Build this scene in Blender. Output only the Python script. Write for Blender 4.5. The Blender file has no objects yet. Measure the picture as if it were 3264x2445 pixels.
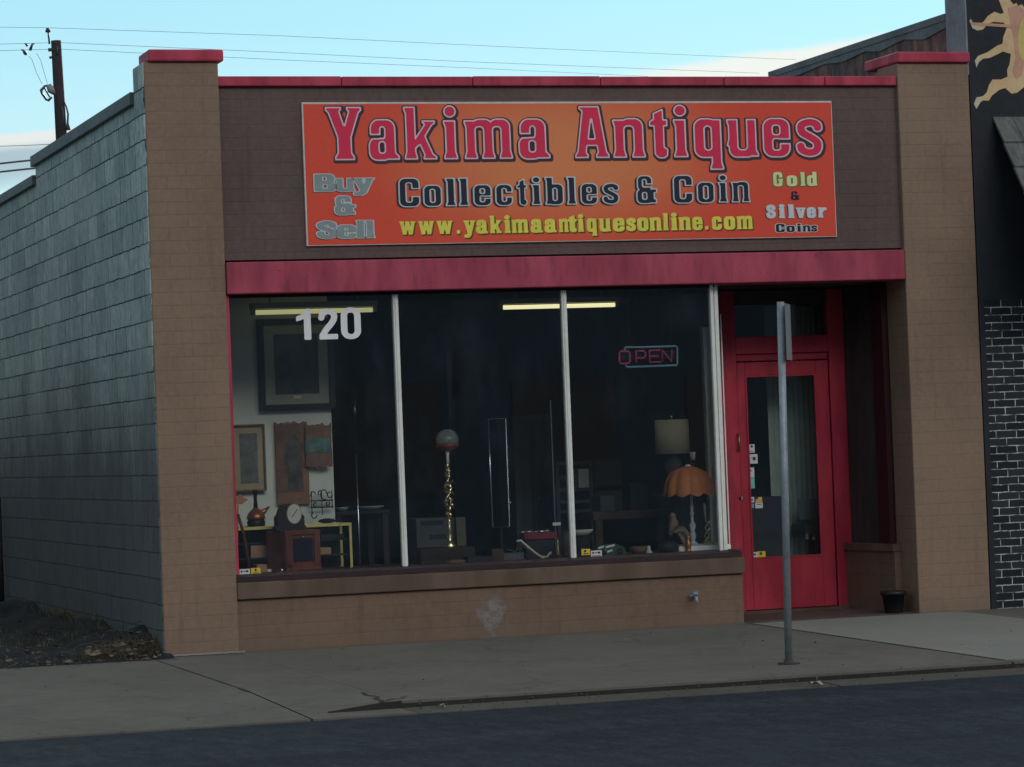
import bpy, bmesh, math, random
import numpy as np
from mathutils import Vector, Matrix
from mathutils.geometry import tessellate_polygon
random.seed(7)
S = bpy.context.scene
COL = S.collection
RAD = math.radians

# ------------------------------------------------------------------ camera
CAM = np.array([-4.55527434, -23.0, 1.47971359])
RM = np.array([[0.9516589, -0.03045693, 0.30564313],
               [-0.30472458, 0.0313616, 0.95192404],
               [-0.03857814, -0.99904396, 0.02056457]])
FPX = 9849.6
KS = 1.47559
cd = bpy.data.cameras.new("camera")
cam = bpy.data.objects.new("camera", cd)
COL.objects.link(cam)
r_, u_, b_ = RM[:, 0], -RM[:, 1], -RM[:, 2]
cam.matrix_world = Matrix(((r_[0], u_[0], b_[0], CAM[0]), (r_[1], u_[1], b_[1], CAM[1]),
                           (r_[2], u_[2], b_[2], CAM[2]), (0, 0, 0, 1)))
cd.sensor_width = 36.0
cd.lens = 36.0 * FPX / 3264.0
cd.clip_end = 3000
S.camera = cam

# ------------------------------------------------------------------ sky, sun, exposure
SUN_EL, SUN_AZ = RAD(17), RAD(28)       # sun stands behind the shop and to the right of it
SKY_TINT = (0.55, 1.0, 1.12)
SKY_STRENGTH = 0.10
FILL_BANK = (55, 53, 51)  # colour of the unseen fill bank added behind the camera
w = bpy.data.worlds.new("World")
S.world = w
w.use_nodes = True
nt = w.node_tree
nt.nodes.clear()
def wn(t, **k):
    n = nt.nodes.new(t)
    for a, v in k.items(): setattr(n, a, v)
    return n
def wmath(op, a, b=None, c=None):
    n = wn('ShaderNodeMath', operation=op)
    for i, v in enumerate((a, b, c)):
        if v is None: continue
        if isinstance(v, (int, float)): n.inputs[i].default_value = v
        else: nt.links.new(v, n.inputs[i])
    return n.outputs[0]
def wstep(x, a, b):
    n = wn('ShaderNodeMapRange', interpolation_type='SMOOTHSTEP')
    nt.links.new(x, n.inputs[0])
    n.inputs[1].default_value = a; n.inputs[2].default_value = b
    n.inputs[3].default_value = 0; n.inputs[4].default_value = 1
    return n.outputs[0]
def wmix(f, a, b, blend='MIX'):
    n = wn('ShaderNodeMix', data_type='RGBA', blend_type=blend)
    for s, v in ((n.inputs[0], f), (n.inputs[6], a), (n.inputs[7], b)):
        if isinstance(v, (int, float)): s.default_value = v
        elif isinstance(v, tuple): s.default_value = (*v, 1)
        else: nt.links.new(v, s)
    return n.outputs[2]
sky = wn('ShaderNodeTexSky', sky_type='NISHITA', sun_disc=False, sun_elevation=SUN_EL,
         sun_rotation=SUN_AZ, altitude=300, air_density=1.0, dust_density=0.6, ozone_density=1.5)
tinted = wmix(1.0, sky.outputs[0], SKY_TINT, 'MULTIPLY')
tc = wn('ShaderNodeTexCoord')
sp = wn('ShaderNodeSeparateXYZ')
nt.links.new(tc.outputs['Generated'], sp.inputs[0])
yy = wmath('MAXIMUM', sp.outputs[1], 0.05)
U = wmath('DIVIDE', sp.outputs[0], yy)
V = wmath('DIVIDE', sp.outputs[2], yy)
cv = wn('ShaderNodeCombineXYZ')
nt.links.new(wmath('MULTIPLY', U, 14.0), cv.inputs[0]); nt.links.new(wmath('MULTIPLY', V, 90.0), cv.inputs[1])
nz = wn('ShaderNodeTexNoise'); nz.inputs['Scale'].default_value = 1.6; nz.inputs['Detail'].default_value = 5
nt.links.new(cv.outputs[0], nz.inputs['Vector'])
nn = wmath('SUBTRACT', nz.outputs[0], 0.5)
Vn = wmath('ADD', V, wmath('MULTIPLY', nn, 0.004))
# right-hand lens-shaped cloud
tR = wmath('SUBTRACT', wmath('ADD', wmath('MULTIPLY', U, 0.135), 0.0797), Vn)
mR = wmath('MULTIPLY', wstep(tR, -0.0003, 0.0035), wstep(U, 0.335, 0.40))
# left low cloud with a grey underside
tL = wmath('SUBTRACT', wmath('ADD', wmath('MULTIPLY', U, 0.10), 0.0925), Vn)
mL = wmath('MULTIPLY', wstep(tL, -0.0005, 0.0016), wmath('SUBTRACT', 1.0, wstep(tL, 0.012, 0.020)))
mL = wmath('MULTIPLY', mL, wmath('SUBTRACT', 1.0, wstep(U, 0.185, 0.23)))
gL = wstep(tL, 0.003, 0.0075)
hazeb = wmath('MULTIPLY', wmath('SUBTRACT', 1.0, wstep(V, 0.17, 0.30)), 0.88)
c0 = wmix(hazeb, tinted, wmix(wstep(V, 0.085, 0.155), (6.1, 8.7, 9.5), (4.3, 7.9, 9.4)))
c1 = wmix(mR, c0, (9.0, 9.3, 8.8))
cl = wmix(gL, (8.0, 8.5, 8.3), (4.3, 5.7, 6.4))
c2 = wmix(mL, c1, cl)
# behind the camera: unseen bright bank added as fill light over a dull sky; pale fill overhead
cn = wn('ShaderNodeTexNoise'); cn.inputs['Scale'].default_value = 3.0; cn.inputs['Detail'].default_value = 5
nt.links.new(tc.outputs['Generated'], cn.inputs['Vector'])
cnn = wmath('MULTIPLY', wmath('SUBTRACT', cn.outputs[0], 0.5), 0.10)
back = wstep(sp.outputs[1], 0.30, -0.05)
zz = wmath('ADD', sp.outputs[2], cnn)
bank = wmath('MULTIPLY', wmath('ADD', 0.05, wmath('MULTIPLY', 0.95, wmath('MULTIPLY', wstep(sp.outputs[0], -0.38, 0.02), wmath('SUBTRACT', 1.0, wstep(sp.outputs[0], 0.35, 0.70))))), wmath('MULTIPLY', wstep(zz, 0.34, 0.40), wmath('SUBTRACT', 1.0, wmath('MULTIPLY', wstep(zz, 0.50, 0.62), 0.95))))
low = wmath('MULTIPLY', back, wstep(sp.outputs[2], -0.2, 0.0))
c2 = wmix(wmath('MULTIPLY', low, 0.9), c2, (2.6, 3.4, 4.0))
over = wmath('MULTIPLY', wmath('SUBTRACT', 1.0, back), wstep(zz, 0.24, 0.55))
c2 = wmix(wmath('MULTIPLY', over, 0.8), c2, (5.2, 5.6, 5.8))
c2 = wmix(wmath('MULTIPLY', back, bank), c2, FILL_BANK)
bg = wn('ShaderNodeBackground'); bg.inputs[1].default_value = SKY_STRENGTH
wo = wn('ShaderNodeOutputWorld')
nt.links.new(c2, bg.inputs[0]); nt.links.new(bg.outputs[0], wo.inputs[0])

sl = bpy.data.lights.new("sun", 'SUN'); sl.energy = 2.6; sl.angle = RAD(0.5); sl.color = (1, .93, .82)
so = bpy.data.objects.new("sun", sl); COL.objects.link(so)
sd_ = Vector((math.sin(SUN_AZ) * math.cos(SUN_EL), math.cos(SUN_AZ) * math.cos(SUN_EL), math.sin(SUN_EL)))
so.rotation_euler = sd_.to_track_quat('Z', 'Y').to_euler()
so.location = (20, 40, 30)
vs = S.view_settings
vs.view_transform = 'Standard'; vs.look = 'None'; vs.gamma = 1; vs.exposure = 0.0
vs.use_curve_mapping = False

# ------------------------------------------------------------------ measuring helpers
def ray(ox, oy):
    return RM @ np.array([ox * KS - 1632.0, oy * KS - 1222.5, FPX])
def at(ox, oy, Y):
    r = ray(ox, oy); return Vector(CAM + r * ((Y - CAM[1]) / r[1]))
def q4(x, y): return ((700 + x / 1.6567) / KS, (900 + y / 1.6567) / KS)
def q5(x, y): return ((1250 + x / 1.6567) / KS, (900 + y / 1.6567) / KS)
def q6(x, y): return ((1800 + x / 1.6567) / KS, (900 + y / 1.6567) / KS)
def q7(x, y): return ((2250 + x / 1.506) / KS, (900 + y / 1.506) / KS)
def q8(x, y): return ((2400 + x / 1.657) / KS, (y / 1.657) / KS)
def q1(x, y): return (x / 4.478 / KS, (80 + y / 4.478) / KS)
def qT(x, y): return ((1550 + x / 4.424) / KS, (1600 + y / 4.424) / KS)
def PQ(q, x, y, Y): return at(*q(x, y), Y)
def RQ(q, x0, y0, x1, y1, Y):
    xm, ym = (x0 + x1) / 2, (y0 + y1) / 2
    return PQ(q, x0, ym, Y).x, PQ(q, x1, ym, Y).x, PQ(q, xm, y1, Y).z, PQ(q, xm, y0, Y).z

# ------------------------------------------------------------------ materials
MATS = {}
def nodes(name):
    m = bpy.data.materials.new(name); m.use_nodes = True
    t = m.node_tree; b = t.nodes['Principled BSDF']
    MATS[name] = m
    return m, t, b
def tn(t, typ, **k):
    n = t.nodes.new(typ)
    for a, v in k.items(): setattr(n, a, v)
    return n
def setin(t, s, v):
    if isinstance(v, (int, float)): s.default_value = v
    elif isinstance(v, tuple): s.default_value = (*v, 1) if len(v) == 3 and s.type == 'RGBA' else v
    else: t.links.new(v, s)
def tmix(t, f, a, b, blend='MIX'):
    n = tn(t, 'ShaderNodeMix', data_type='RGBA', blend_type=blend)
    setin(t, n.inputs[0], f); setin(t, n.inputs[6], a); setin(t, n.inputs[7], b)
    return n.outputs[2]
def tmath(t, op, a, b=None):
    n = tn(t, 'ShaderNodeMath', operation=op)
    setin(t, n.inputs[0], a)
    if b is not None: setin(t, n.inputs[1], b)
    return n.outputs[0]
def tstep(t, x, a, b):
    n = tn(t, 'ShaderNodeMapRange', interpolation_type='SMOOTHSTEP')
    t.links.new(x, n.inputs[0]); n.inputs[1].default_value = a; n.inputs[2].default_value = b
    return n.outputs[0]
def tnoise(t, vec, scale, detail=4, rough=.55):
    n = tn(t, 'ShaderNodeTexNoise'); n.inputs['Scale'].default_value = scale
    n.inputs['Detail'].default_value = detail; n.inputs['Roughness'].default_value = rough
    if vec is not None: t.links.new(vec, n.inputs['Vector'])
    return n.outputs[0]
def tmap(t, vec, scale=(1, 1, 1), loc=(0, 0, 0), rot=(0, 0, 0)):
    n = tn(t, 'ShaderNodeMapping'); t.links.new(vec, n.inputs[0])
    n.inputs['Scale'].default_value = scale; n.inputs['Location'].default_value = loc; n.inputs['Rotation'].default_value = rot
    return n.outputs[0]
def objco(t):
    return tn(t, 'ShaderNodeTexCoord').outputs['Object']
def tbump(t, b, h, strength, dist=.01):
    n = tn(t, 'ShaderNodeBump'); n.inputs['Strength'].default_value = strength; n.inputs['Distance'].default_value = dist
    t.links.new(h, n.inputs['Height']); t.links.new(n.outputs[0], b.inputs['Normal'])
def sc3(c, k): return tuple(min(1, x * k) for x in c)

def M(name, c, rough=.65, var=.18, vs=3., bump=.0, bs=60, metal=0., spec=.35, stretch=(1, 1, 1), emit=None, es=0):
    if name in MATS: return MATS[name]
    m, t, b = nodes(name)
    b.inputs['Roughness'].default_value = rough; b.inputs['Metallic'].default_value = metal
    b.inputs['Specular IOR Level'].default_value = spec
    co = tmap(t, objco(t), stretch)
    n1 = tnoise(t, co, vs); n2 = tnoise(t, co, vs * 7, 3)
    f = tmath(t, 'ADD', tmath(t, 'MULTIPLY', n1, .65), tmath(t, 'MULTIPLY', n2, .35))
    f = tstep(t, f, .3, .7)
    t.links.new(tmix(t, f, sc3(c, 1 - var), sc3(c, 1 + var)), b.inputs['Base Color'])
    if bump: tbump(t, b, tnoise(t, co, bs, 5), bump)
    if emit:
        b.inputs['Emission Color'].default_value = (*emit, 1); b.inputs['Emission Strength'].default_value = es
    return m

def worn(name, c, rough=.55, stain=(.10, .03, .035), fade=1.25):
    """brushed paint that has chalked, run and chipped a little"""
    m, t, b = nodes(name)
    co = objco(t)
    n1 = tnoise(t, tmap(t, co, (1.2, 1.2, .35)), 3.2, 5); n2 = tnoise(t, co, 22, 5, .65); n3 = tnoise(t, tmap(t, co, (1, 1, .22)), 14, 5)
    cc = tmix(t, tstep(t, n1, .32, .68), sc3(c, .80), tuple(min(1, x * fade + .012) for x in c))
    cc = tmix(t, tmath(t, 'MULTIPLY', tstep(t, n3, .52, .72), .35), cc, stain)
    cc = tmix(t, tmath(t, 'MULTIPLY', tstep(t, n2, .66, .70), .6), cc, sc3(stain, .7))
    t.links.new(cc, b.inputs['Base Color'])
    t.links.new(tmath(t, 'ADD', rough - .12, tmath(t, 'MULTIPLY', n2, .3)), b.inputs['Roughness'])
    b.inputs['Specular IOR Level'].default_value = .25
    tbump(t, b, tmath(t, 'ADD', n2, tmath(t, 'MULTIPLY', tnoise(t, tmap(t, co, (.3, 1, 3)), 40, 3), .6)), .25, .004)
    return m

def painted_block(name, c, axis='x', bw=.30, rh=.098, bump=.22, var=.12, dirt=None, dirtz=(0.0, .5)):
    """painted concrete block: faint joints, blotchy paint"""
    if name in MATS: return MATS[name]
    m, t, b = nodes(name)
    co = objco(t)
    s = tn(t, 'ShaderNodeSeparateXYZ'); t.links.new(co, s.inputs[0])
    c2 = tn(t, 'ShaderNodeCombineXYZ')
    t.links.new(s.outputs[0 if axis == 'x' else 1], c2.inputs[0]); t.links.new(s.outputs[2], c2.inputs[1])
    br = tn(t, 'ShaderNodeTexBrick'); t.links.new(c2.outputs[0], br.inputs['Vector'])
    br.inputs['Scale'].default_value = 1; br.inputs['Brick Width'].default_value = bw; br.inputs['Row Height'].default_value = rh
    br.inputs['Mortar Size'].default_value = .007; br.inputs['Mortar Smooth'].default_value = .7
    br.inputs['Color1'].default_value = (*sc3(c, .985), 1); br.inputs['Color2'].default_value = (*sc3(c, 1.015), 1)
    br.inputs['Mortar'].default_value = (*sc3(c, .88), 1)
    n1 = tnoise(t, co, 1.3, 5); n2 = tnoise(t, co, 24, 4)
    f = tstep(t, tmath(t, 'ADD', tmath(t, 'MULTIPLY', n1, .6), tmath(t, 'MULTIPLY', n2, .4)), .34, .66)
    k = tmix(t, f, (1 - var,) * 3, (1 + var,) * 3)
    brk = tmix(t, tmath(t, 'MULTIPLY', tstep(t, tnoise(t, co, 2.1, 4), .40, .66), .8), br.outputs[0], c)
    run = tstep(t, tnoise(t, tmap(t, co, (5, 5, .5)), 2.4, 6), .54, .74)
    brk = tmix(t, tmath(t, 'MULTIPLY', run, .35), brk, sc3(c, .62))
    chip = tstep(t, tnoise(t, co, 16, 4, .6), .69, .73)
    brk = tmix(t, tmath(t, 'MULTIPLY', chip, .35), brk, sc3(c, 1.35))
    base = tmix(t, 1.0, brk, k, 'MULTIPLY')
    if dirt:
        n3 = tnoise(t, tmap(t, co, (3, 3, 1.2)), 2.0, 6)
        zz = tmath(t, 'ADD', s.outputs[2], tmath(t, 'MULTIPLY', tmath(t, 'SUBTRACT', n3, .5), .55))
        dm = tmath(t, 'MULTIPLY', tmath(t, 'SUBTRACT', 1.0, tstep(t, zz, *dirtz)), .6)
        base = tmix(t, dm, base, dirt)
    t.links.new(base, b.inputs['Base Color'])
    b.inputs['Roughness'].default_value = .75; b.inputs['Specular IOR Level'].default_value = .25
    h = tmath(t, 'ADD', tmath(t, 'MULTIPLY', br.outputs['Fac'], -.9), tmath(t, 'MULTIPLY', tnoise(t, co, 45, 5), .7))
    tbump(t, b, h, bump, .006)
    return m

# bare grey-green block of the long side wall, with run mortar and split faces
m, t, b = nodes('side_block')
co = objco(t)
s = tn(t, 'ShaderNodeSeparateXYZ'); t.links.new(co, s.inputs[0])
wob = tmath(t, 'MULTIPLY', tmath(t, 'SUBTRACT', tnoise(t, co, 2.4, 3), .5), .16)
wob2 = tmath(t, 'MULTIPLY', tmath(t, 'SUBTRACT', tnoise(t, co, 9, 3), .5), .028)
cc = tn(t, 'ShaderNodeCombineXYZ')
t.links.new(tmath(t, 'ADD', s.outputs[1], tmath(t, 'ADD', wob, wob2)), cc.inputs[0])
t.links.new(tmath(t, 'ADD', s.outputs[2], wob2), cc.inputs[1])
def sbrick(bw, off, c1, c2, mo, ms, freq=2):
    br = tn(t, 'ShaderNodeTexBrick'); br.offset = off; br.offset_frequency = freq
    t.links.new(cc.outputs[0], br.inputs['Vector'])
    br.inputs['Scale'].default_value = 1; br.inputs['Brick Width'].default_value = bw; br.inputs['Row Height'].default_value = .1955
    br.inputs['Mortar Size'].default_value = ms; br.inputs['Mortar Smooth'].default_value = .35; br.inputs['Bias'].default_value = 0
    br.inputs['Color1'].default_value = (*c1, 1); br.inputs['Color2'].default_value = (*c2, 1); br.inputs['Mortar'].default_value = (*mo, 1)
    return br
bA = sbrick(.43, .5, (.53, .63, .59), (.38, .47, .445), (.05, .06, .065), .0065)
bB = sbrick(.23, .37, (1.14, 1.14, 1.12), (.82, .84, .86), (.45, .45, .48), .0025, 3)
streak = tnoise(t, tmap(t, co, (1, 5, 1.2)), 2.6, 6)
sv = tmix(t, tstep(t, streak, .35, .68), (.90, .91, .92), (1.10, 1.10, 1.09))
base = tmix(t, 1.0, tmix(t, .5, bA.outputs[0], bB.outputs[0], 'MULTIPLY'), sv, 'MULTIPLY')
blot = tnoise(t, co, .7, 4)
base = tmix(t, tstep(t, blot, .40, .66), base, tmix(t, 1.0, base, (.88, .87, .90), 'MULTIPLY'))
fine = tnoise(t, tmap(t, co, (1, 1.6, .7)), 15, 6, .72)
base = tmix(t, 1.0, base, tmix(t, tstep(t, fine, .33, .67), (.74, .75, .76), (1.22, 1.23, 1.20)), 'MULTIPLY')
pale = tstep(t, tnoise(t, tmap(t, co, (1, 1, 1), (4, 2, 7)), 1.1, 5), .50, .68)
base = tmix(t, tmath(t, 'MULTIPLY', pale, .35), base, (.60, .68, .64))
# shade painted into the lower courses: darker grey with a ragged upper edge
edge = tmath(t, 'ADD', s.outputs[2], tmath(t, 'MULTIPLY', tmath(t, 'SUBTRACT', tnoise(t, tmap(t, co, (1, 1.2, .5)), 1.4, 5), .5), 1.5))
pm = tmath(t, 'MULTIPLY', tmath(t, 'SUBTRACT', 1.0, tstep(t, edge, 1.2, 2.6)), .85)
lowshade = tmix(t, tnoise(t, co, 2.5, 4), (.085, .092, .098), (.130, .138, .140))
lowshade = tmix(t, tmath(t, 'MULTIPLY', bA.outputs['Fac'], .5), lowshade, (.05, .055, .06))
base = tmix(t, pm, base, lowshade)
t.links.new(base, b.inputs['Base Color']); b.inputs['Roughness'].default_value = .9; b.inputs['Specular IOR Level'].default_value = .15
h = tmath(t, 'ADD', tmath(t, 'MULTIPLY', bA.outputs['Fac'], -1.2), tmath(t, 'ADD', tmath(t, 'MULTIPLY', streak, .35), tmath(t, 'MULTIPLY', tnoise(t, co, 30, 5), .5)))
tbump(t, b, h, .4, .015)

# dark brick with white painted joints
m, t, b = nodes('white_joint_brick')
co = objco(t)
s = tn(t, 'ShaderNodeSeparateXYZ'); t.links.new(co, s.inputs[0])
cc = tn(t, 'ShaderNodeCombineXYZ')
wob = tmath(t, 'MULTIPLY', tmath(t, 'SUBTRACT', tnoise(t, co, 14, 3), .5), .012)
t.links.new(tmath(t, 'ADD', s.outputs[0], wob), cc.inputs[0]); t.links.new(tmath(t, 'ADD', s.outputs[2], wob), cc.inputs[1])
br = tn(t, 'ShaderNodeTexBrick'); t.links.new(cc.outputs[0], br.inputs['Vector'])
for k_, v_ in (('Scale', 1), ('Brick Width', .187), ('Row Height', .0635), ('Mortar Size', .0042), ('Mortar Smooth', .2), ('Bias', 0)): br.inputs[k_].default_value = v_
br.inputs['Color1'].default_value = (.012, .014, .020, 1); br.inputs['Color2'].default_value = (.036, .038, .042, 1)
mo = tmix(t, tstep(t, tnoise(t, co, 13, 6, .65), .36, .6), (.09, .10, .11), (.62, .63, .64))
t.links.new(mo, br.inputs['Mortar'])
t.links.new(br.outputs[0], b.inputs['Base Color']); b.inputs['Roughness'].default_value = .7; b.inputs['Specular IOR Level'].default_value = .25
tbump(t, b, tmath(t, 'ADD', tmath(t, 'MULTIPLY', br.outputs['Fac'], .6), tmath(t, 'MULTIPLY', tnoise(t, co, 70, 4), .4)), .5, .008)

# old patchwork side wall behind the shop roof
m, t, b = nodes('rusty_patchwork')
co = objco(t)
s = tn(t, 'ShaderNodeSeparateXYZ'); t.links.new(co, s.inputs[0])
cc = tn(t, 'ShaderNodeCombineXYZ'); t.links.new(s.outputs[1], cc.inputs[0]); t.links.new(s.outputs[2], cc.inputs[1])
br = tn(t, 'ShaderNodeTexBrick'); t.links.new(cc.outputs[0], br.inputs['Vector'])
for k_, v_ in (('Scale', 1), ('Brick Width', .26), ('Row Height', .31), ('Mortar Size', .004), ('Bias', 0)): br.inputs[k_].default_value = v_
br.inputs['Color1'].default_value = (.22, .115, .085, 1); br.inputs['Color2'].default_value = (.085, .070, .070, 1); br.inputs['Mortar'].default_value = (.04, .035, .035, 1)
nz2 = tnoise(t, tmap(t, co, (1, 3, 1)), 3.2, 6)
k = tmix(t, tstep(t, nz2, .3, .7), (.45, .42, .45), (1.6, 1.5, 1.5))
t.links.new(tmix(t, 1.0, br.outputs[0], k, 'MULTIPLY'), b.inputs['Base Color']); b.inputs['Roughness'].default_value = .85
tbump(t, b, nz2, .6, .02)

# asphalt and concrete
m, t, b = nodes('asphalt')
co = objco(t)
n1 = tnoise(t, tmap(t, co, (.25, 1.1, 1)), .9, 5); n2 = tnoise(t, co, 26, 4, .75); n3 = tnoise(t, co, 110, 2, .7)
c = tmix(t, tstep(t, n1, .35, .68), (.011, .019, .026), (.019, .031, .039))
g = tmath(t, 'ADD', tmath(t, 'MULTIPLY', n2, .6), tmath(t, 'MULTIPLY', n3, .4))
n4 = tnoise(t, tmap(t, co, (1, .35, 1)), 8, 6, .7)
c = tmix(t, 1.0, c, tmix(t, tstep(t, n4, .34, .66), (.68, .68, .70), (1.36, 1.36, 1.34)), 'MULTIPLY')
c = tmix(t, 1.0, c, tmix(t, tstep(t, g, .36, .66), (.45, .45, .47), (1.75, 1.75, 1.72)), 'MULTIPLY')
vor = tn(t, 'ShaderNodeTexVoronoi', feature='DISTANCE_TO_EDGE'); vor.inputs['Scale'].default_value = .55
wv = tn(t, 'ShaderNodeVectorMath', operation='ADD'); t.links.new(co, wv.inputs[0])
nzc = tn(t, 'ShaderNodeTexNoise'); nzc.inputs['Scale'].default_value = 1.5; nzc.inputs['Detail'].default_value = 5; t.links.new(co, nzc.inputs['Vector'])
t.links.new(nzc.outputs[1], wv.inputs[1]); t.links.new(wv.outputs[0], vor.inputs['Vector'])
ck = tmath(t, 'SUBTRACT', 1.0, tstep(t, vor.outputs[0], .0, .012))
c = tmix(t, tmath(t, 'MULTIPLY', ck, .25), c, (.018, .018, .02))
t.links.new(c, b.inputs['Base Color']); b.inputs['Roughness'].default_value = .85; b.inputs['Specular IOR Level'].default_value = .3
tbump(t, b, g, .7, .012)

def concrete(name, c, var=.16, stain=(.10, .10, .09), stainamt=.4, crack=0.0):
    m, t, b = nodes(name)
    co = objco(t)
    n1 = tnoise(t, co, .9, 6); n2 = tnoise(t, co, 9, 5, .65); n3 = tnoise(t, co, 120, 3, .7)
    f = tmath(t, 'ADD', tmath(t, 'MULTIPLY', n1, .4), tmath(t, 'ADD', tmath(t, 'MULTIPLY', n2, .35), tmath(t, 'MULTIPLY', n3, .25)))
    cc = tmix(t, tstep(t, f, .36, .64), sc3(c, 1 - var), sc3(c, 1 + var))
    st = tstep(t, tnoise(t, tmap(t, co, (1, .7, 1), (3, 1, 0)), 1.6, 6, .62), .53, .72)
    cc = tmix(t, tmath(t, 'MULTIPLY', st, stainamt), cc, stain)
    sp_ = tstep(t, tnoise(t, co, 38, 2, .5), .70, .76)
    cc = tmix(t, tmath(t, 'MULTIPLY', sp_, .55), cc, sc3(stain, .5))
    if crack:
        vor = tn(t, 'ShaderNodeTexVoronoi', feature='DISTANCE_TO_EDGE'); vor.inputs['Scale'].default_value = .6
        nzc = tn(t, 'ShaderNodeTexNoise'); nzc.inputs['Scale'].default_value = 1.2; nzc.inputs['Detail'].default_value = 6; t.links.new(co, nzc.inputs['Vector'])
        wv = tn(t, 'ShaderNodeVectorMath', operation='ADD'); t.links.new(co, wv.inputs[0]); t.links.new(nzc.outputs[1], wv.inputs[1])
        t.links.new(wv.outputs[0], vor.inputs['Vector'])
        ck = tmath(t, 'SUBTRACT', 1.0, tstep(t, vor.outputs[0], .0, .008))
        cc = tmix(t, tmath(t, 'MULTIPLY', ck, crack), cc, (.03, .03, .03))
    t.links.new(cc, b.inputs['Base Color']); b.inputs['Roughness'].default_value = .9; b.inputs['Specular IOR Level'].default_value = .2
    tbump(t, b, tmath(t, 'ADD', n2, n3), .35, .006)
    return m
concrete('old_concrete', (.156, .146, .124), crack=.35)
concrete('new_concrete', (.255, .25, .218), var=.08, stain=(.24, .23, .2), stainamt=.3)
concrete('gutter_concrete', (.105, .100, .084), stain=(.06, .055, .05), stainamt=.5)
concrete('kerb_dark', (.030, .028, .023), stain=(.03, .03, .03))  # darker concrete tone for the kerb face
concrete('recess_floor_paint', (.11, .07, .063), stain=(.2, .17, .15), stainamt=.6)
concrete('dirt', (.022, .026, .027), var=.4, stain=(.05, .05, .038), stainamt=.5)

# glass pane: real reflection over clear glass, with a faint blue haze painted in
def glass(name, tint=(.86, .90, .90), k=2.0):
    m = bpy.data.materials.new(name); m.use_nodes = True; MATS[name] = m
    t = m.node_tree; t.nodes.clear()
    fr = tn(t, 'ShaderNodeFresnel'); fr.inputs[0].default_value = 1.5
    gl = tn(t, 'ShaderNodeBsdfGlossy'); gl.inputs['Roughness'].default_value = .015; gl.inputs[0].default_value = (.9, .95, 1, 1)
    tr = tn(t, 'ShaderNodeBsdfTransparent'); tr.inputs[0].default_value = (*tint, 1)
    mx = tn(t, 'ShaderNodeMixShader'); o = tn(t, 'ShaderNodeOutputMaterial')
    geo = tn(t, 'ShaderNodeNewGeometry')
    bmp = tn(t, 'ShaderNodeBump'); bmp.inputs['Strength'].default_value = .04; bmp.inputs['Distance'].default_value = .02
    t.links.new(tnoise(t, objco(t), 1.2, 2), bmp.inputs['Height']); t.links.new(bmp.outputs[0], gl.inputs['Normal'])
    t.links.new(tmath(t, 'MULTIPLY', fr.outputs[0], k), mx.inputs[0])
    df = tn(t, 'ShaderNodeBsdfDiffuse'); df.inputs[0].default_value = (.50, .60, .72, 1)
    dm = tn(t, 'ShaderNodeMixShader')
    sm_ = tmath(t, 'ADD', .014, tmath(t, 'MULTIPLY', tstep(t, tnoise(t, tmap(t, objco(t), (1, 1, .6)), 2.6, 6, .65), .45, .75), .022))
    t.links.new(sm_, dm.inputs[0]); t.links.new(tr.outputs[0], dm.inputs[1]); t.links.new(df.outputs[0], dm.inputs[2])
    t.links.new(dm.outputs[0], mx.inputs[1]); t.links.new(gl.outputs[0], mx.inputs[2]); t.links.new(mx.outputs[0], o.inputs[0])
    return m
glass('window_glass', (.97, .985, .98))
glass('door_glass', (.96, .98, .97))

# printed orange-red sign face
m, t, b = nodes('sign_print')
co = objco(t)
s = tn(t, 'ShaderNodeSeparateXYZ'); t.links.new(co, s.inputs[0])
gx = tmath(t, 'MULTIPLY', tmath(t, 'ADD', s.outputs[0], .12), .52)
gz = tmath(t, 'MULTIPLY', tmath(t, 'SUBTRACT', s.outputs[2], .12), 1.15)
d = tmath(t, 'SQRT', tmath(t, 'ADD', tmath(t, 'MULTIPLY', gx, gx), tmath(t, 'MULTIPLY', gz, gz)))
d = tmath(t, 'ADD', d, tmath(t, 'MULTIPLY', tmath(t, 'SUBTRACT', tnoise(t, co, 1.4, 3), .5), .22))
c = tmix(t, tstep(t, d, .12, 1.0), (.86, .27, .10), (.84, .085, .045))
t.links.new(tmix(t, tnoise(t, co, 30, 4), tmix(t, 1.0, c, (.9, .9, .9), 'MULTIPLY'), c), b.inputs['Base Color'])
b.inputs['Roughness'].default_value = .45; b.inputs['Specular IOR Level'].default_value = .3

tan = painted_block('tan_block_paint', (.268, .180, .127), dirt=(.22, .16, .12), dirtz=(-.05, .25))
painted_block('low_wall_paint', (.205, .132, .094), bump=.25, dirt=(.20, .15, .115), dirtz=(-.1, .22))
fas = painted_block('dark_brown_block_paint', (.140, .094, .086), bump=.25, var=.15)
red = worn('red_paint', (.46, .045, .085))
worn('red_beam_paint', (.40, .056, .095))
worn('red_door_paint', (.38, .024, .048), .5)
M('burgundy_paint', (.034, .018, .021), .55, .25, 4, .15, 40)
worn('slab_paint', (.150, .100, .073), .8, (.11, .08, .06), 1.08)
M('white_metal', (.80, .80, .74), .45, .1, 3, .05, 50)
M('black', (.010, .011, .013), .6, .2)
M('dark_wood_soffit', (.05, .045, .045), .7, .3, 2, .2, 20)
M('coping_metal', (.10, .115, .12), .6, .3, 2, .2, 25)
M('galvanised', (.30, .34, .37), .5, .22, 9, .1, 60, metal=.35)
M('white_vinyl', (.88, .88, .87), .5, .06, 8)
M('black_pot', (.012, .013, .016), .45, .2)
M('mural_black', (.018, .021, .028), .65, .35, 1.6, .25, 40)
M('roof_felt', (.08, .08, .085), .9, .3, 2)

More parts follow.
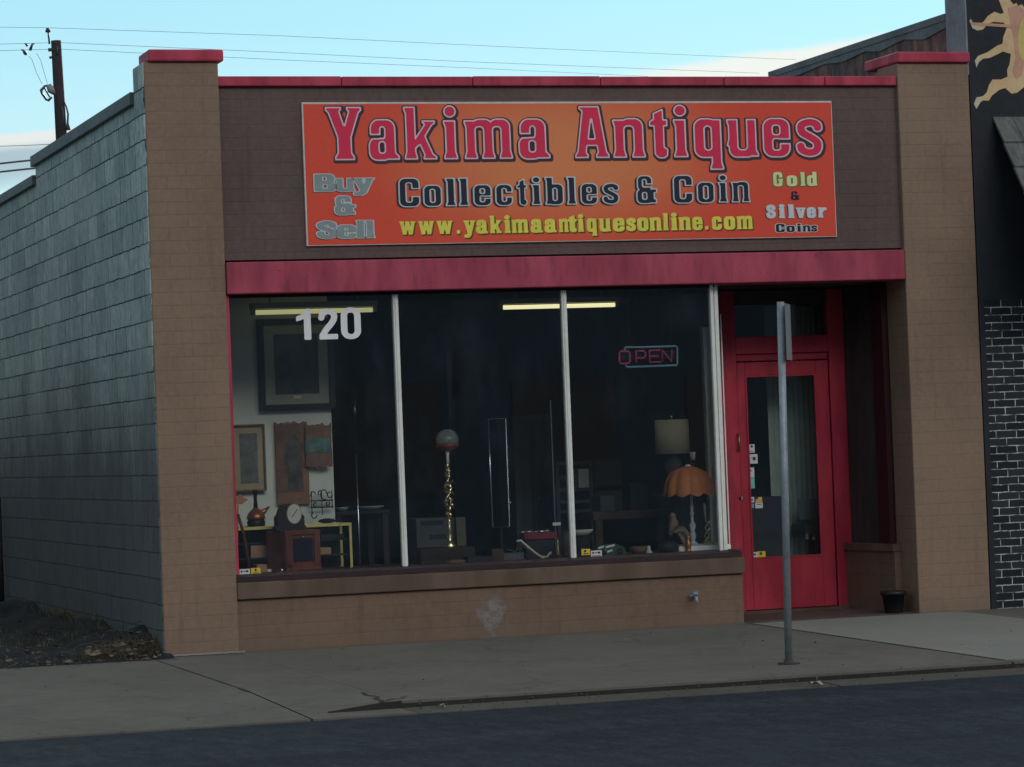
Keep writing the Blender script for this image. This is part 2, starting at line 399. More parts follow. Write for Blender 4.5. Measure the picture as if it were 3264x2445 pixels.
# ------------------------------------------------------------------ mesh builder
ORG = {}
class MB:
    def __init__(s): s.v = []; s.f = []; s.mi = []; s.sm = []; s.m = 0; s.smooth = False
    def add(s, vs, fs):
        o = len(s.v); s.v += [tuple(v) for v in vs]
        for f in fs: s.f.append([i + o for i in f]); s.mi.append(s.m); s.sm.append(s.smooth)
        return s
    def box(s, x0, x1, y0, y1, z0, z1):
        x0, x1 = sorted((x0, x1)); y0, y1 = sorted((y0, y1)); z0, z1 = sorted((z0, z1))
        return s.add([(x0, y0, z0), (x1, y0, z0), (x1, y1, z0), (x0, y1, z0), (x0, y0, z1), (x1, y0, z1), (x1, y1, z1), (x0, y1, z1)],
                     [(0, 3, 2, 1), (4, 5, 6, 7), (0, 1, 5, 4), (1, 2, 6, 5), (2, 3, 7, 6), (3, 0, 4, 7)])
    def rbox(s, c, sz, rot):
        """box centred at c, size sz, rotation matrix"""
        hx, hy, hz = [q / 2 for q in sz]; o = []
        for z in (-hz, hz):
            for x, y in ((-hx, -hy), (hx, -hy), (hx, hy), (-hx, hy)): o.append(Vector(c) + rot @ Vector((x, y, z)))
        return s.add(o, [(0, 3, 2, 1), (4, 5, 6, 7), (0, 1, 5, 4), (1, 2, 6, 5), (2, 3, 7, 6), (3, 0, 4, 7)])
    def prism(s, pts, y0, y1):
        """polygon in x-z, extruded along y (y0 front)"""
        n = len(pts); A = [(p[0], y0, p[1]) for p in pts]; B = [(p[0], y1, p[1]) for p in pts]
        tri = tessellate_polygon([[Vector((p[0], p[1], 0)) for p in pts]])
        area = sum(pts[i][0] * pts[(i + 1) % n][1] - pts[(i + 1) % n][0] * pts[i][1] for i in range(n))
        fs = []
        for a, b_, c in tri:
            ar = (pts[b_][0] - pts[a][0]) * (pts[c][1] - pts[a][1]) - (pts[c][0] - pts[a][0]) * (pts[b_][1] - pts[a][1])
            q = (a, b_, c) if ar > 0 else (a, c, b_)
            fs.append(q); fs.append(tuple(i + n for i in reversed(q)))
        for i in range(n):
            j = (i + 1) % n
            fs.append((j, i, i + n, j + n) if area > 0 else (i, j, j + n, i + n))
        return s.add(A + B, fs)
    def prism_yz(s, pts, x0, x1):
        m_ = MB().prism(pts, 0, 1)
        return s.add([(x0 + v[1] * (x1 - x0), v[0], v[2]) for v in m_.v], m_.f)
    def prism_xy(s, pts, z0, z1):
        m_ = MB().prism(pts, 0, 1)
        return s.add([(v[0], v[2], z0 + v[1] * (z1 - z0)) for v in m_.v], m_.f)
    def tube(s, pts, r, n=8, caps=True):
        pts = [Vector(p) for p in pts]; rs = r if isinstance(r, (list, tuple)) else [r] * len(pts)
        prev = None; vs = []
        for i, p in enumerate(pts):
            d = (pts[min(i + 1, len(pts) - 1)] - pts[max(i - 1, 0)]).normalized()
            if prev is None:
                a = d.cross(Vector((0, 0, 1)));
                if a.length < .1: a = d.cross(Vector((1, 0, 0)))
            else: a = prev - d * prev.dot(d)
            a.normalize(); prev = a; c = d.cross(a)
            vs += [p + (a * math.cos(2 * math.pi * k / n) + c * math.sin(2 * math.pi * k / n)) * rs[i] for k in range(n)]
        fs = []
        for i in range(len(pts) - 1):
            for k in range(n):
                k2 = (k + 1) % n
                fs.append((i * n + k, i * n + k2, (i + 1) * n + k2, (i + 1) * n + k))
        if caps:
            fs.append(tuple(range(n))[::-1]); fs.append(tuple((len(pts) - 1) * n + k for k in range(n)))
        return s.add(vs, fs)
    def lathe(s, prof, c, n=24, sx=1, sy=1, flute=0, nf=8):
        """profile [(r,z)] turned about the vertical through c"""
        vs = []
        for r, z in prof:
            for k in range(n):
                a = 2 * math.pi * k / n; rr = r * (1 + flute * math.cos(nf * a))
                vs.append((c[0] + rr * sx * math.cos(a), c[1] + rr * sy * math.sin(a), c[2] + z))
        fs = []
        for i in range(len(prof) - 1):
            for k in range(n):
                k2 = (k + 1) % n; fs.append((i * n + k, i * n + k2, (i + 1) * n + k2, (i + 1) * n + k))
        fs.append(tuple(range(n))[::-1]); fs.append(tuple((len(prof) - 1) * n + k for k in range(n)))
        return s.add(vs, fs)
    def ball(s, c, r, n=14, sx=1, sy=1, sz=1):
        prof = [(r * math.sin(math.pi * i / n) + 1e-4, -r * sz * math.cos(math.pi * i / n)) for i in range(n + 1)]
        return s.lathe(prof, c, 2 * n, sx, sy)
    def grid(s, nx, ny, fn):
        vs = [fn(i / nx, j / ny) for j in range(ny + 1) for i in range(nx + 1)]
        return s.add(vs, [(j * (nx + 1) + i, j * (nx + 1) + i + 1, (j + 1) * (nx + 1) + i + 1, (j + 1) * (nx + 1) + i) for j in range(ny) for i in range(nx)])

def wpos(o):
    return ORG[o.name] if o else Vector((0, 0, 0))
def part(name, mb, mats, parent=None, org=None, bevel=0, label=None):
    """link a builder as ONE mesh object; world coordinates are kept"""
    me = bpy.data.meshes.new(name)
    P = Vector(org) if org is not None else wpos(parent)
    me.from_pydata([Vector(v) - P for v in mb.v], [], mb.f)
    if not isinstance(mats, (list, tuple)): mats = [mats]
    for q in mats: me.materials.append(MATS[q] if isinstance(q, str) else q)
    for i, p in enumerate(me.polygons): p.material_index = mb.mi[i]; p.use_smooth = mb.sm[i]
    me.update()
    o = bpy.data.objects.new(name, me); COL.objects.link(o)
    o.location = P - wpos(parent)
    if parent: o.parent = parent
    ORG[o.name] = P
    if bevel:
        bv = o.modifiers.new("bevel", 'BEVEL'); bv.width = bevel; bv.segments = 2; bv.limit_method = 'ANGLE'
    if label: o['label'] = label
    return o
def tag(o, label, cat, group=None):
    o['label'] = label; o['category'] = cat
    if group: o['group'] = group
    return o
def thing(name, loc, label, cat, group=None):
    o = bpy.data.objects.new(name, None); o.empty_display_size = .1
    COL.objects.link(o); o.location = Vector(loc); ORG[o.name] = Vector(loc)
    return tag(o, label, cat, group)
def struct(name, mb, mats, kind='structure', bevel=0):
    o = part(name, mb, mats, None, (0, 0, 0), bevel); o['kind'] = kind
    return o
B = MB

# ------------------------------------------------------------------ lettering: signed-distance glyphs
def sd_poly(X, Y, P):
    P = np.array(P, float); d = np.full(X.shape, 1e9); sgn = np.ones(X.shape); n = len(P)
    for i in range(n):
        a, b_ = P[i], P[i - 1]; e = b_ - a; wx, wy = X - a[0], Y - a[1]
        h = np.clip((wx * e[0] + wy * e[1]) / (e @ e), 0, 1)
        d = np.minimum(d, (wx - e[0] * h) ** 2 + (wy - e[1] * h) ** 2)
        c1 = Y >= a[1]; c2 = Y < b_[1]; c3 = e[0] * wy > e[1] * wx
        sgn = np.where((c1 & c2 & c3) | (~c1 & ~c2 & ~c3), -sgn, sgn)
    return sgn * np.sqrt(d)
def rb(x0, y0, x1, y1, r=0.0):
    def f(X, Y):
        qx = np.abs(X - (x0 + x1) / 2) - (x1 - x0) / 2 + r; qy = np.abs(Y - (y0 + y1) / 2) - (y1 - y0) / 2 + r
        return np.minimum(np.maximum(qx, qy), 0) + np.hypot(np.maximum(qx, 0), np.maximum(qy, 0)) - r
    return f
def pl(*pts): return lambda X, Y: sd_poly(X, Y, pts)
def sk(r, *pts):
    def f(X, Y):
        d = np.full(X.shape, 1e9)
        for (ax, ay), (bx, by) in zip(pts, pts[1:]):
            ex, ey = bx - ax, by - ay; h = np.clip(((X - ax) * ex + (Y - ay) * ey) / (ex * ex + ey * ey), 0, 1)
            d = np.minimum(d, np.hypot(X - ax - ex * h, Y - ay - ey * h))
        return d - r
    return f
def un(*fs): return lambda X, Y: np.minimum.reduce([f(X, Y) for f in fs])
def cut(a, *bs): return lambda X, Y: np.maximum.reduce([a(X, Y)] + [-b_(X, Y) for b_ in bs])
def st(cx, y0, y1, w=.2, f=.03, fr=None):
    h = w / 2; fr = 0 if fr is None else fr
    return pl((cx - h - f, y0), (cx + h + f, y0), (cx + h + f, y0 + .05), (cx + h, y0 + .15), (cx + h, y1 - .14), (cx + h + fr, y1 - .05), (cx + h + fr, y1),
              (cx - h - f, y1), (cx - h - f, y1 - .06), (cx - h, y1 - .14), (cx - h, y0 + .15), (cx - h - f, y0 + .05))
XH = .74
def smooth(pts, k=5):
    out = []
    for i in range(len(pts) - 1):
        p0, p1, p2, p3 = pts[max(i - 1, 0)], pts[i], pts[i + 1], pts[min(i + 2, len(pts) - 1)]
        for j in range(k):
            u = j / k
            out.append(tuple(.5 * (2 * p1[q] + (p2[q] - p0[q]) * u + (2 * p0[q] - 5 * p1[q] + 4 * p2[q] - p3[q]) * u * u + (3 * p1[q] - p0[q] - 3 * p2[q] + p3[q]) * u ** 3) for q in (0, 1)))
    return out + [pts[-1]]
bowl_l = rb(.0, -.02, .46, .76, .18)
GL = {
 'Y': (.69, pl((0, 1), (.31, 1), (.31, .94), (.275, .91), (.355, .66), (.435, .91), (.40, .94), (.40, 1), (.69, 1), (.69, .93), (.64, .88), (.49, .43), (.49, .14), (.54, .07), (.54, 0), (.16, 0), (.16, .07), (.21, .14), (.21, .43), (.05, .88), (0, .93))),
 'A': (.68, cut(pl((0, 0), (.27, 0), (.27, .07), (.235, .11), (.25, .23), (.43, .23), (.445, .11), (.41, .07), (.41, 0), (.68, 0), (.68, .07), (.635, .13), (.50, 1), (.10, 1), (.10, .94), (.155, .9), (.045, .13), (0, .07)), pl((.285, .38), (.395, .38), (.34, .74)))),
 'a': (.60, cut(un(rb(.0, -.02, .46, .44, .17), rb(.03, .36, .53, .77, .18), pl((.30, .58), (.53, .58), (.53, .14), (.60, .07), (.60, 0), (.36, 0), (.30, .1)), rb(.03, .46, .27, .6, .03)), rb(.215, .14, .31, .33, .04), rb(-.1, .41, .2, .465, .0), rb(.24, .42, .31, .61, .04), rb(.1, .415, .3, .465, .01))),
 'k': (.64, un(st(.14, 0, 1, .2), pl((.2, .38), (.40, .66), (.36, .69), (.36, .74), (.62, .74), (.62, .68), (.56, .64), (.43, .44), (.57, .11), (.64, .06), (.64, 0), (.37, 0), (.37, .05), (.39, .08), (.31, .27), (.2, .17)))),
 'i': (.30, un(st(.15, 0, XH, .2), lambda X, Y: np.hypot(X - .15, (Y - .905)) - .118)),
 'l': (.30, st(.15, 0, 1, .2)),
 'm': (.95, cut(un(st(.14, 0, XH, .2), st(.475, 0, .6, .2), st(.81, 0, .6, .2), rb(.15, .4, .575, .77, .16), rb(.48, .4, .91, .77, .16)), rb(.24, .1, .375, .60, .05), rb(.575, .1, .71, .60, .05))),
 'n': (.64, cut(un(st(.14, 0, XH, .2), st(.5, 0, .6, .2), rb(.15, .4, .6, .77, .17)), rb(.24, .1, .40, .60, .06))),
 'u': (.64, cut(un(st(.14, .2, XH, .2), pl((.37, XH), (.60, XH), (.60, .14), (.64, .06), (.64, 0), (.42, 0), (.40, .2)), rb(.04, -.02, .58, .4, .17)), rb(.24, .15, .40, .9, .06))),
 't': (.37, pl((.08, .74), (.08, .86), (.29, .95), (.29, .74), (.37, .74), (.37, .60), (.30, .60), (.30, .21), (.37, .16), (.36, .03), (.29, -.02), (.17, -.02), (.09, .06), (.09, .6), (0, .6), (0, .70), (.06, .74))),
 'q': (.56, un(cut(rb(0, -.02, .46, .76, .18), rb(.21, .15, .315, .59, .05)), st(.415, -.25, XH, .2))),
 'e': (.52, cut(rb(0, -.02, .52, .76, .19), rb(.2, .44, .315, .60, .04), rb(.2, .14, .315, .34, .04), rb(.25, .265, .6, .33, .0))),
 's': (.50, sk(.092, *smooth([(.40, .56), (.38, .63), (.26, .668), (.12, .61), (.13, .47), (.26, .38), (.385, .27), (.37, .12), (.25, .072), (.12, .12), (.095, .2)]))),
 'S': (.58, sk(.105, *smooth([(.45, .72), (.43, .84), (.29, .905), (.13, .82), (.14, .64), (.29, .52), (.455, .38), (.45, .18), (.29, .09), (.14, .15), (.115, .30)]))),
 'o': (.52, cut(rb(0, -.02, .52, .76, .19), rb(.2, .14, .32, .60, .055))),
 'c': (.50, cut(rb(0, -.02, .50, .76, .19), rb(.2, .14, .31, .60, .05), rb(.27, .30, .7, .46, .0))),
 'C': (.62, cut(rb(0, -.02, .62, 1.02, .2), rb(.22, .16, .38, .84, .06), rb(.3, .36, .8, .63, .0))),
 'G': (.66, un(cut(rb(0, -.02, .62, 1.02, .2), rb(.22, .16, .39, .84, .06), rb(.3, .36, .8, .63, .0)), rb(.34, .40, .66, .52, .0), rb(.42, .05, .62, .5, .0))),
 'b': (.54, un(st(.14, .0, 1, .2), cut(rb(.06, -.02, .54, .76, .18), rb(.24, .15, .34, .59, .05)))),
 'd': (.56, un(st(.41, .0, 1, .2), cut(rb(.0, -.02, .48, .76, .18), rb(.2, .15, .31, .59, .05)))),
 'B': (.64, cut(un(rb(.0, 0, .32, 1, .02), rb(.1, .46, .6, 1, .18), rb(.1, 0, .64, .54, .18)), rb(.24, .16, .40, .41, .05), rb(.24, .61, .37, .85, .05))),
 'y': (.56, pl((0, .74), (.26, .74), (.26, .69), (.22, .66), (.29, .32), (.35, .66), (.32, .69), (.32, .74), (.56, .74), (.56, .69), (.51, .64), (.35, -.1), (.25, -.24), (.02, -.24), (.02, -.08), (.12, -.08), (.18, -.02), (.185, .06), (.04, .64), (0, .69))),
 'v': (.56, pl((0, .74), (.26, .74), (.26, .69), (.22, .66), (.28, .26), (.35, .66), (.32, .69), (.32, .74), (.56, .74), (.56, .69), (.51, .64), (.38, 0), (.18, 0), (.04, .64), (0, .69))),
 'w': (.82, pl((0, .74), (.23, .74), (.23, .68), (.205, .66), (.25, .33), (.32, .74), (.50, .74), (.57, .33), (.615, .66), (.59, .68), (.59, .74), (.82, .74), (.82, .69), (.78, .64), (.66, 0), (.48, 0), (.41, .40), (.34, 0), (.16, 0), (.04, .64), (0, .69))),
 'r': (.48, un(st(.14, 0, XH, .2), sk(.095, (.2, .5), (.27, .63), (.385, .645)))),
 '&': (.66, un(cut(rb(.02, -.02, .54, .54, .18), rb(.21, .15, .33, .39, .05)), cut(rb(.05, .44, .52, 1.02, .18), rb(.22, .60, .33, .87, .05), rb(.3, .60, .7, .70, .0)), rb(.42, 0, .64, .17, .02), rb(.42, .38, .66, .53, .02), rb(.40, .05, .58, .5, .02))),
 '.': (.2, rb(0, 0, .2, .2, .06)),
 '1': (.42, pl((0, .60), (0, .76), (.14, .81), (.24, .90), (.28, 1), (.42, 1), (.42, 0), (.22, 0), (.22, .68), (.12, .63))),
 '2': (.60, un(sk(.095, *smooth([(.10, .70), (.15, .84), (.30, .905), (.46, .84), (.49, .69), (.40, .51), (.25, .33), (.13, .14)])), rb(.03, 0, .59, .17, .0))),
 '0': (.60, cut(rb(0, -.015, .60, 1.015, .28), rb(.195, .15, .405, .85, .10))),
}
SEG = {1: [('B', 'L')], 2: [('R', 'B')], 3: [('R', 'L')], 4: [('T', 'R')], 5: [('B', 'L'), ('T', 'R')], 6: [('T', 'B')], 7: [('T', 'L')], 8: [('L', 'T')],
       9: [('B', 'T')], 10: [('R', 'B'), ('L', 'T')], 11: [('R', 'T')], 12: [('L', 'R')], 13: [('B', 'R')], 14: [('L', 'B')]}
CACHE = {}
def contours(ch, level, h):
    key = (ch, round(level, 4), h)
    if key in CACHE: return CACHE[key]
    wd, fn = GL[ch]
    xs = np.arange(-.17, wd + .17, h); ys = np.arange(-.45, 1.2, h)
    X, Y = np.meshgrid(xs, ys); F = fn(X, Y) - level + 1e-6
    I = F < 0
    code = I[:-1, :-1] * 1 + I[:-1, 1:] * 2 + I[1:, 1:] * 4 + I[1:, :-1] * 8
    nxt = {}; pos = {}
    def ep(j, i, e):
        if e == 'B': k = (j, i, 0); a, b_ = (j, i), (j, i + 1)
        elif e == 'T': k = (j + 1, i, 0); a, b_ = (j + 1, i), (j + 1, i + 1)
        elif e == 'L': k = (j, i, 1); a, b_ = (j, i), (j + 1, i)
        else: k = (j, i + 1, 1); a, b_ = (j, i + 1), (j + 1, i + 1)
        if k not in pos:
            fa, fb = F[a], F[b_]; u = fa / (fa - fb)
            pos[k] = (xs[a[1]] + u * (xs[b_[1]] - xs[a[1]]), ys[a[0]] + u * (ys[b_[0]] - ys[a[0]]))
        return k
    for j, i in zip(*np.nonzero((code > 0) & (code < 15))):
        for a, b_ in SEG[int(code[j, i])]: nxt[ep(j, i, a)] = ep(j, i, b_)
    loops = []
    while nxt:
        k0 = next(iter(nxt)); loop = []; k = k0
        while k in nxt: loop.append(pos[k]); k = nxt.pop(k)
        # drop nearly straight points
        pts = loop; ch2 = True
        while ch2 and len(pts) > 8:
            ch2 = False; out = []; i = 0
            while i < len(pts):
                p, q, r = pts[i - 1] if not out else out[-1], pts[i], pts[(i + 1) % len(pts)]
                dx, dy = r[0] - p[0], r[1] - p[1]; L = math.hypot(dx, dy) + 1e-9
                dist = abs((q[0] - p[0]) * dy - (q[1] - p[1]) * dx) / L
                if dist < h * .06 and L < .4: ch2 = True; out.append(r); i += 2
                else: out.append(q); i += 1
            if i > len(pts): out = out[1:] if out and out[-1] == pts[0] else out
            if len(out) == len(pts): break
            pts = out
        if len(pts) >= 3: loops.append(pts)
    area = lambda p: sum(p[i][0] * p[(i + 1) % len(p)][1] - p[(i + 1) % len(p)][0] * p[i][1] for i in range(len(p))) / 2
    outs = [[p] for p in loops if area(p) > 1e-4]; holes = [p for p in loops if area(p) < -1e-4]
    for hl in holes:
        x, y = hl[0]; best = None
        for o in outs:
            P = o[0]; ins = False
            for i in range(len(P)):
                (ax, ay), (bx, by) = P[i], P[i - 1]
                if (ay > y) != (by > y) and x < (bx - ax) * (y - ay) / (by - ay) + ax: ins = not ins
            if ins and (best is None or area(P) < area(best[0])): best = o
        if best: best.append(hl)
    CACHE[key] = outs
    return outs
def glyph(mb, ch, x0, x1, zb, H, y, level, h=.022, dx=0, dz=0, grow=0.0):
    """flat letter facing -y; x0..x1 the box of its full outline"""
    wd = GL[ch][0]; sx = (x1 - x0) / wd
    for poly in contours(ch, level, h):
        flat = [p for lp in poly for p in lp]
        tri = tessellate_polygon([[Vector((p[0], p[1], 0)) for p in lp] for lp in poly])
        vs = [(x0 + p[0] * sx + dx, y, zb + p[1] * H + dz) for p in flat]
        fs = []
        for a, b_, c in tri:
            ar = (flat[b_][0] - flat[a][0]) * (flat[c][1] - flat[a][1]) - (flat[c][0] - flat[a][0]) * (flat[b_][1] - flat[a][1])
            fs.append((a, b_, c) if ar > 0 else (a, c, b_))
        mb.add(vs, fs)

# ================================================================== GROUND
def zs(y): return .012 * y        # pavement falls gently to the street
g = B(); g.add([(-500, -500, -.30), (500, -500, -.30), (500, 900, -.30), (-500, 900, -.30)], [(0, 1, 2, 3)])
struct('ground', g, 'dirt')
KY, AY, AZ = -4.62, -4.98, -.112    # kerb line, edge of the asphalt
rd = B()
rd.grid(60, 12, lambda u, v: (-60 + 120 * u, AY - (1 - v) * 17.5, AZ + .06 * math.sin(math.pi * (1 - v)) * .9))
rd.box(-60, 60, AY - 17.5, AY, -.29, AZ - .02)
struct('road', rd, 'asphalt')
def slab(mb, x0, x1, y0, y1, dz=0, bot=-.28):
    zz = lambda y: zs(y) + dz
    mb.add([(x0, y0, bot), (x1, y0, bot), (x1, y1, bot), (x0, y1, bot), (x0, y0, zz(y0)), (x1, y0, zz(y0)), (x1, y1, zz(y1)), (x0, y1, zz(y1))],
           [(0, 3, 2, 1), (4, 5, 6, 7), (0, 1, 5, 4), (1, 2, 6, 5), (2, 3, 7, 6), (3, 0, 4, 7)])
pv = B(); G_ = .006
# slabs right of the driveway joint
xs_ = [-.115, 4.72]
slab(pv, .555, 4.715, KY, -.01)
slab(pv, -.10, .553, -3.2, -.01)
slab(pv, 6.56, 20, KY, -.01)
slab(pv, 4.735, 6.545, KY, KY + .12, -.002)
# driveway apron on the left falls to the asphalt without a kerb
def apron(x0, x1, yb):
    zz = lambda y: zs(y) if y > -3.2 else zs(-3.2) + (y + 3.2) / (AY + 3.2) * (AZ + .012 - zs(-3.2))
    ys_ = [AY, -4.4, -3.8, -3.2, yb]
    for a, c in zip(ys_, ys_[1:]):
        pv.add([(x0, a, -.28), (x1, a, -.28), (x1, c, -.28), (x0, c, -.28), (x0, a, zz(a)), (x1, a, zz(a)), (x1, c, zz(c)), (x0, c, zz(c))],
               [(4, 5, 6, 7), (0, 1, 5, 4), (1, 2, 6, 5), (2, 3, 7, 6), (3, 0, 4, 7)])
apron(-4.6, -.112, -.2)
apron(-14, -4.62, -.2)
# wing where the kerb dies into the driveway
def ap_z(y): return zs(y) if y > -3.2 else zs(-3.2) + (y + 3.2) / (AY + 3.2) * (AZ + .012 - zs(-3.2))
def kb_z(y): return zs(y) if y >= KY else AZ + .014 + (KY - .012 - y) / (KY - .012 - AY) * -.008
ysw = [AY, -4.85, -4.72, KY - .012, KY, -4.4, -4.0, -3.6, -3.202]
xsw = [-.10 + .65 * i / 14 for i in range(15)]
def sm(u): return u * u * (3 - 2 * u)
vsw = [(x, y - (.10 * (1 - sm((x + .1) / .65)) if y in (KY, KY - .012) else 0), 0) for y in ysw for x in xsw]
vsw = [(x, y, ap_z(y) + sm(min(1, (x + .1) / .65)) * (kb_z(ysw[k // 15]) - ap_z(ysw[k // 15]))) for k, (x, y, _) in enumerate(vsw)]
pv.add(vsw, [(j * 15 + i, j * 15 + i + 1, (j + 1) * 15 + i + 1, (j + 1) * 15 + i) for j in range(8) for i in range(14)])
pv.add([(-.10, AY, AZ + .012), (-.10, AY, -.28), (.55, AY, -.28), (.55, AY, AZ + .012)], [(0, 1, 2, 3)])
struct('sidewalk', pv, 'old_concrete')
pn = B(); slab(pn, 4.735, 6.545, KY + .13, -.075, .004)
struct('sidewalk_patch', pn, 'new_concrete')
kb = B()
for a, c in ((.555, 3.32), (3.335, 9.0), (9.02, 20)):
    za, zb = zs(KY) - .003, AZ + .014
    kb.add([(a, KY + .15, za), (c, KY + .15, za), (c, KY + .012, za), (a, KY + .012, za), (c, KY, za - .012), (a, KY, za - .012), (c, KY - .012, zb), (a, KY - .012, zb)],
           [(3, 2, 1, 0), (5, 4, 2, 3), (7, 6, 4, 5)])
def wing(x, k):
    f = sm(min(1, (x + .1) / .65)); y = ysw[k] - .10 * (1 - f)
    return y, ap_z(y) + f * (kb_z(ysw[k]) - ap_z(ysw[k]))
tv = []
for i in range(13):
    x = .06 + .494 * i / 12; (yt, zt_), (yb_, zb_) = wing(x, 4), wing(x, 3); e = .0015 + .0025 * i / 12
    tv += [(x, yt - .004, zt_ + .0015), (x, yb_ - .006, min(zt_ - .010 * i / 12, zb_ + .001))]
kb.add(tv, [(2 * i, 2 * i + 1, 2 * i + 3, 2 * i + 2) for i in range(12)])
struct('kerb', kb, 'kerb_dark')
gt = B()
for a, c in ((.555, 3.32), (3.335, 9.0), (9.02, 20)):
    gt.add([(a, KY - .012, AZ + .015), (c, KY - .012, AZ + .015), (c, AY, AZ + .004), (a, AY, AZ + .004), (c, AY - .02, -.2), (a, AY - .02, -.2)], [(3, 2, 1, 0), (5, 4, 2, 3)])
struct('gutter', gt, 'gutter_concrete')
# tar-filled crack beside the kerb end and in the driveway joint
ck = B()
def crack(pts, wd):
    for (x0, y0), (x1, y1) in zip(pts, pts[1:]):
        d = Vector((x1 - x0, y1 - y0, 0)); n = Vector((-d.y, d.x, 0)).normalized() * wd * random.uniform(.35, 1)
        z0, z1 = zs(y0) + .004, zs(y1) + .004
        ck.add([(x0 - n.x, y0 - n.y, z0), (x0 + n.x, y0 + n.y, z0), (x1 + n.x, y1 + n.y, z1), (x1 - n.x, y1 - n.y, z1)], [(0, 3, 2, 1)])
crack([(.50, -3.9), (.47, -4.1), (.505, -4.25), (.45, -4.38), (.46, -4.5), (.43, -4.62)], .02)
crack([(.66, -4.35), (.60, -4.45), (.55, -4.47), (.47, -4.55)], .015)
crack([(-.112, -.6 - .35 * i + random.uniform(-.03, .03)) if i else (-.112, -.25) for i in range(8)], .007)
crack([(-.112, -3.05), (-.118, -3.2), (-.11, -3.32)], .016)
crack([(4.727, -.1 - .5 * i) for i in range(10)], .008)
struct('sidewalk_crack', ck, M('joint_dirt', (.055, .052, .044), .95, .4, 20))

gr = B()
for i in range(420):
    x = random.uniform(-1.5, 8); y = random.choice((random.gauss(KY - .10, .08), random.gauss(AY - .05, .12), random.uniform(-4.5, -.1)))
    if y > KY and (random.random() < .85 or y > -.15): continue
    z = (zs(y) if y > KY else AZ + .012 + .02 * max(0, (y - AY) / (KY - AY))) + .004; r = random.uniform(.002, .007)
    if x < .6 and y < -3.2: continue
    rot = Matrix.Rotation(random.uniform(0, 6), 3, 'Z') @ Matrix.Rotation(random.uniform(-.5, .5), 3, 'X')
    gr.rbox((x, y, z), (r * 2.2, r * 1.3, r), rot)
struct('gutter_grit', gr, M('grit', (.10, .09, .075), .95, .5, 30), 'stuff')
M('scrap_paper', (.40, .39, .36), .8, .1, 9)
for (px, py, y, lab) in ((1762, 1481, -4.93, 'small white paper scrap lying in the gutter below the sign post'), (955, 1514, -4.80, 'tiny pale scrap at the kerb near the driveway')):
    P_ = at(px, py, y); sz = .04 if px > 1500 else .015
    mb = B(); mb.grid(4, 3, lambda u, v: (P_.x - sz + 2 * sz * u, y - .03 + .06 * v, AZ + .028 + .012 * math.sin(u * 5 + v * 3)))
    tag(part('paper_scrap', mb, 'scrap_paper', None, (P_.x, y, AZ)), lab, 'litter')
# bare lot left of the shop
def lotz(x, y):
    n = math.sin(x * 5.1 + y * 2.3) * .03 + math.sin(x * 11 - y * 7) * .018 + math.sin(y * 3.1 + 1.7 * x) * .03
    near = min(1, max(0, (-y * -1 - .0)) / .8) if y > 0 else 0
    near = min(1, max(0, (y + .25) / 1.0))
    return -.012 + near * (.06 + n) + .10 * near * max(0, 1 - abs(x) / .7)
lot = B(); lot.smooth = True
lot.grid(60, 150, lambda u, v: (-4.4 + 4.45 * u, -.30 + 17 * v * v, lotz(-4.4 + 4.45 * u, -.30 + 17 * v * v) + random.uniform(-.012, .012)))
struct('dirt_lot', lot, 'dirt')
M('dry_grass', (.11, .10, .062), .9, .35, 8)
M('dry_leaf', (.17, .13, .105), .9, .4, 14)
dg = B()
for cx, cy, rx, ry, n, hmax in ((-.28, .18, .32, .24, 900, .12), (-1.15, 4.2, .55, 1.3, 900, .20), (-.75, 1.9, .4, .7, 160, .10), (-.10, 3.6, .10, 2.6, 260, .14), (-.9, .3, .8, .3, 160, .06)):
    for i in range(n):
        a = random.uniform(0, 6.28); r = math.sqrt(random.random())
        x, y = min(-.015, cx + rx * r * math.cos(a)), cy + ry * r * math.sin(a)
        z = lotz(x, y) - .01; hh = random.uniform(.3, 1) * hmax; t_ = random.uniform(0, 6.28); le = random.uniform(.2, 1.0) * hh
        wv = Vector((math.cos(t_), math.sin(t_), 0)) * .004
        dg.add([(x - wv.y, y + wv.x, z), (x + wv.y, y - wv.x, z), (min(-.005, x + wv.x / .004 * le), y + wv.y / .004 * le, z + hh)], [(0, 1, 2)])
struct('dry_grass', dg, 'dry_grass', 'stuff')
lf = B()
for cx, cy, rx, ry, n in ((-.30, .12, .26, .20, 150), (-.12, .0, .1, .15, 40), (-.9, .4, .9, .5, 70), (-1.1, 3, .8, 2.5, 90)):
    for i in range(n):
        a = random.uniform(0, 6.28); r = math.sqrt(random.random())
        x, y = min(-.03, cx + rx * r * math.cos(a)), cy + ry * r * math.sin(a)
        z = lotz(x, y) + random.uniform(.0, .07 if n > 100 else .02); L = random.uniform(.018, .045)
        rot = Matrix.Rotation(random.uniform(0, 6.28), 3, 'Z') @ Matrix.Rotation(random.uniform(-.9, .9), 3, 'X')
        lf.add([Vector((min(-.004, (Vector((x, y, z)) + rot @ Vector(p)).x), *(Vector((x, y, z)) + rot @ Vector(p))[1:])) for p in ((-L, 0, 0), (0, -L * .45, L * .12), (L, 0, 0), (0, L * .45, L * .12))], [(0, 1, 2, 3)])
struct('leaf_litter', lf, 'dry_leaf', 'stuff')
tw = B()
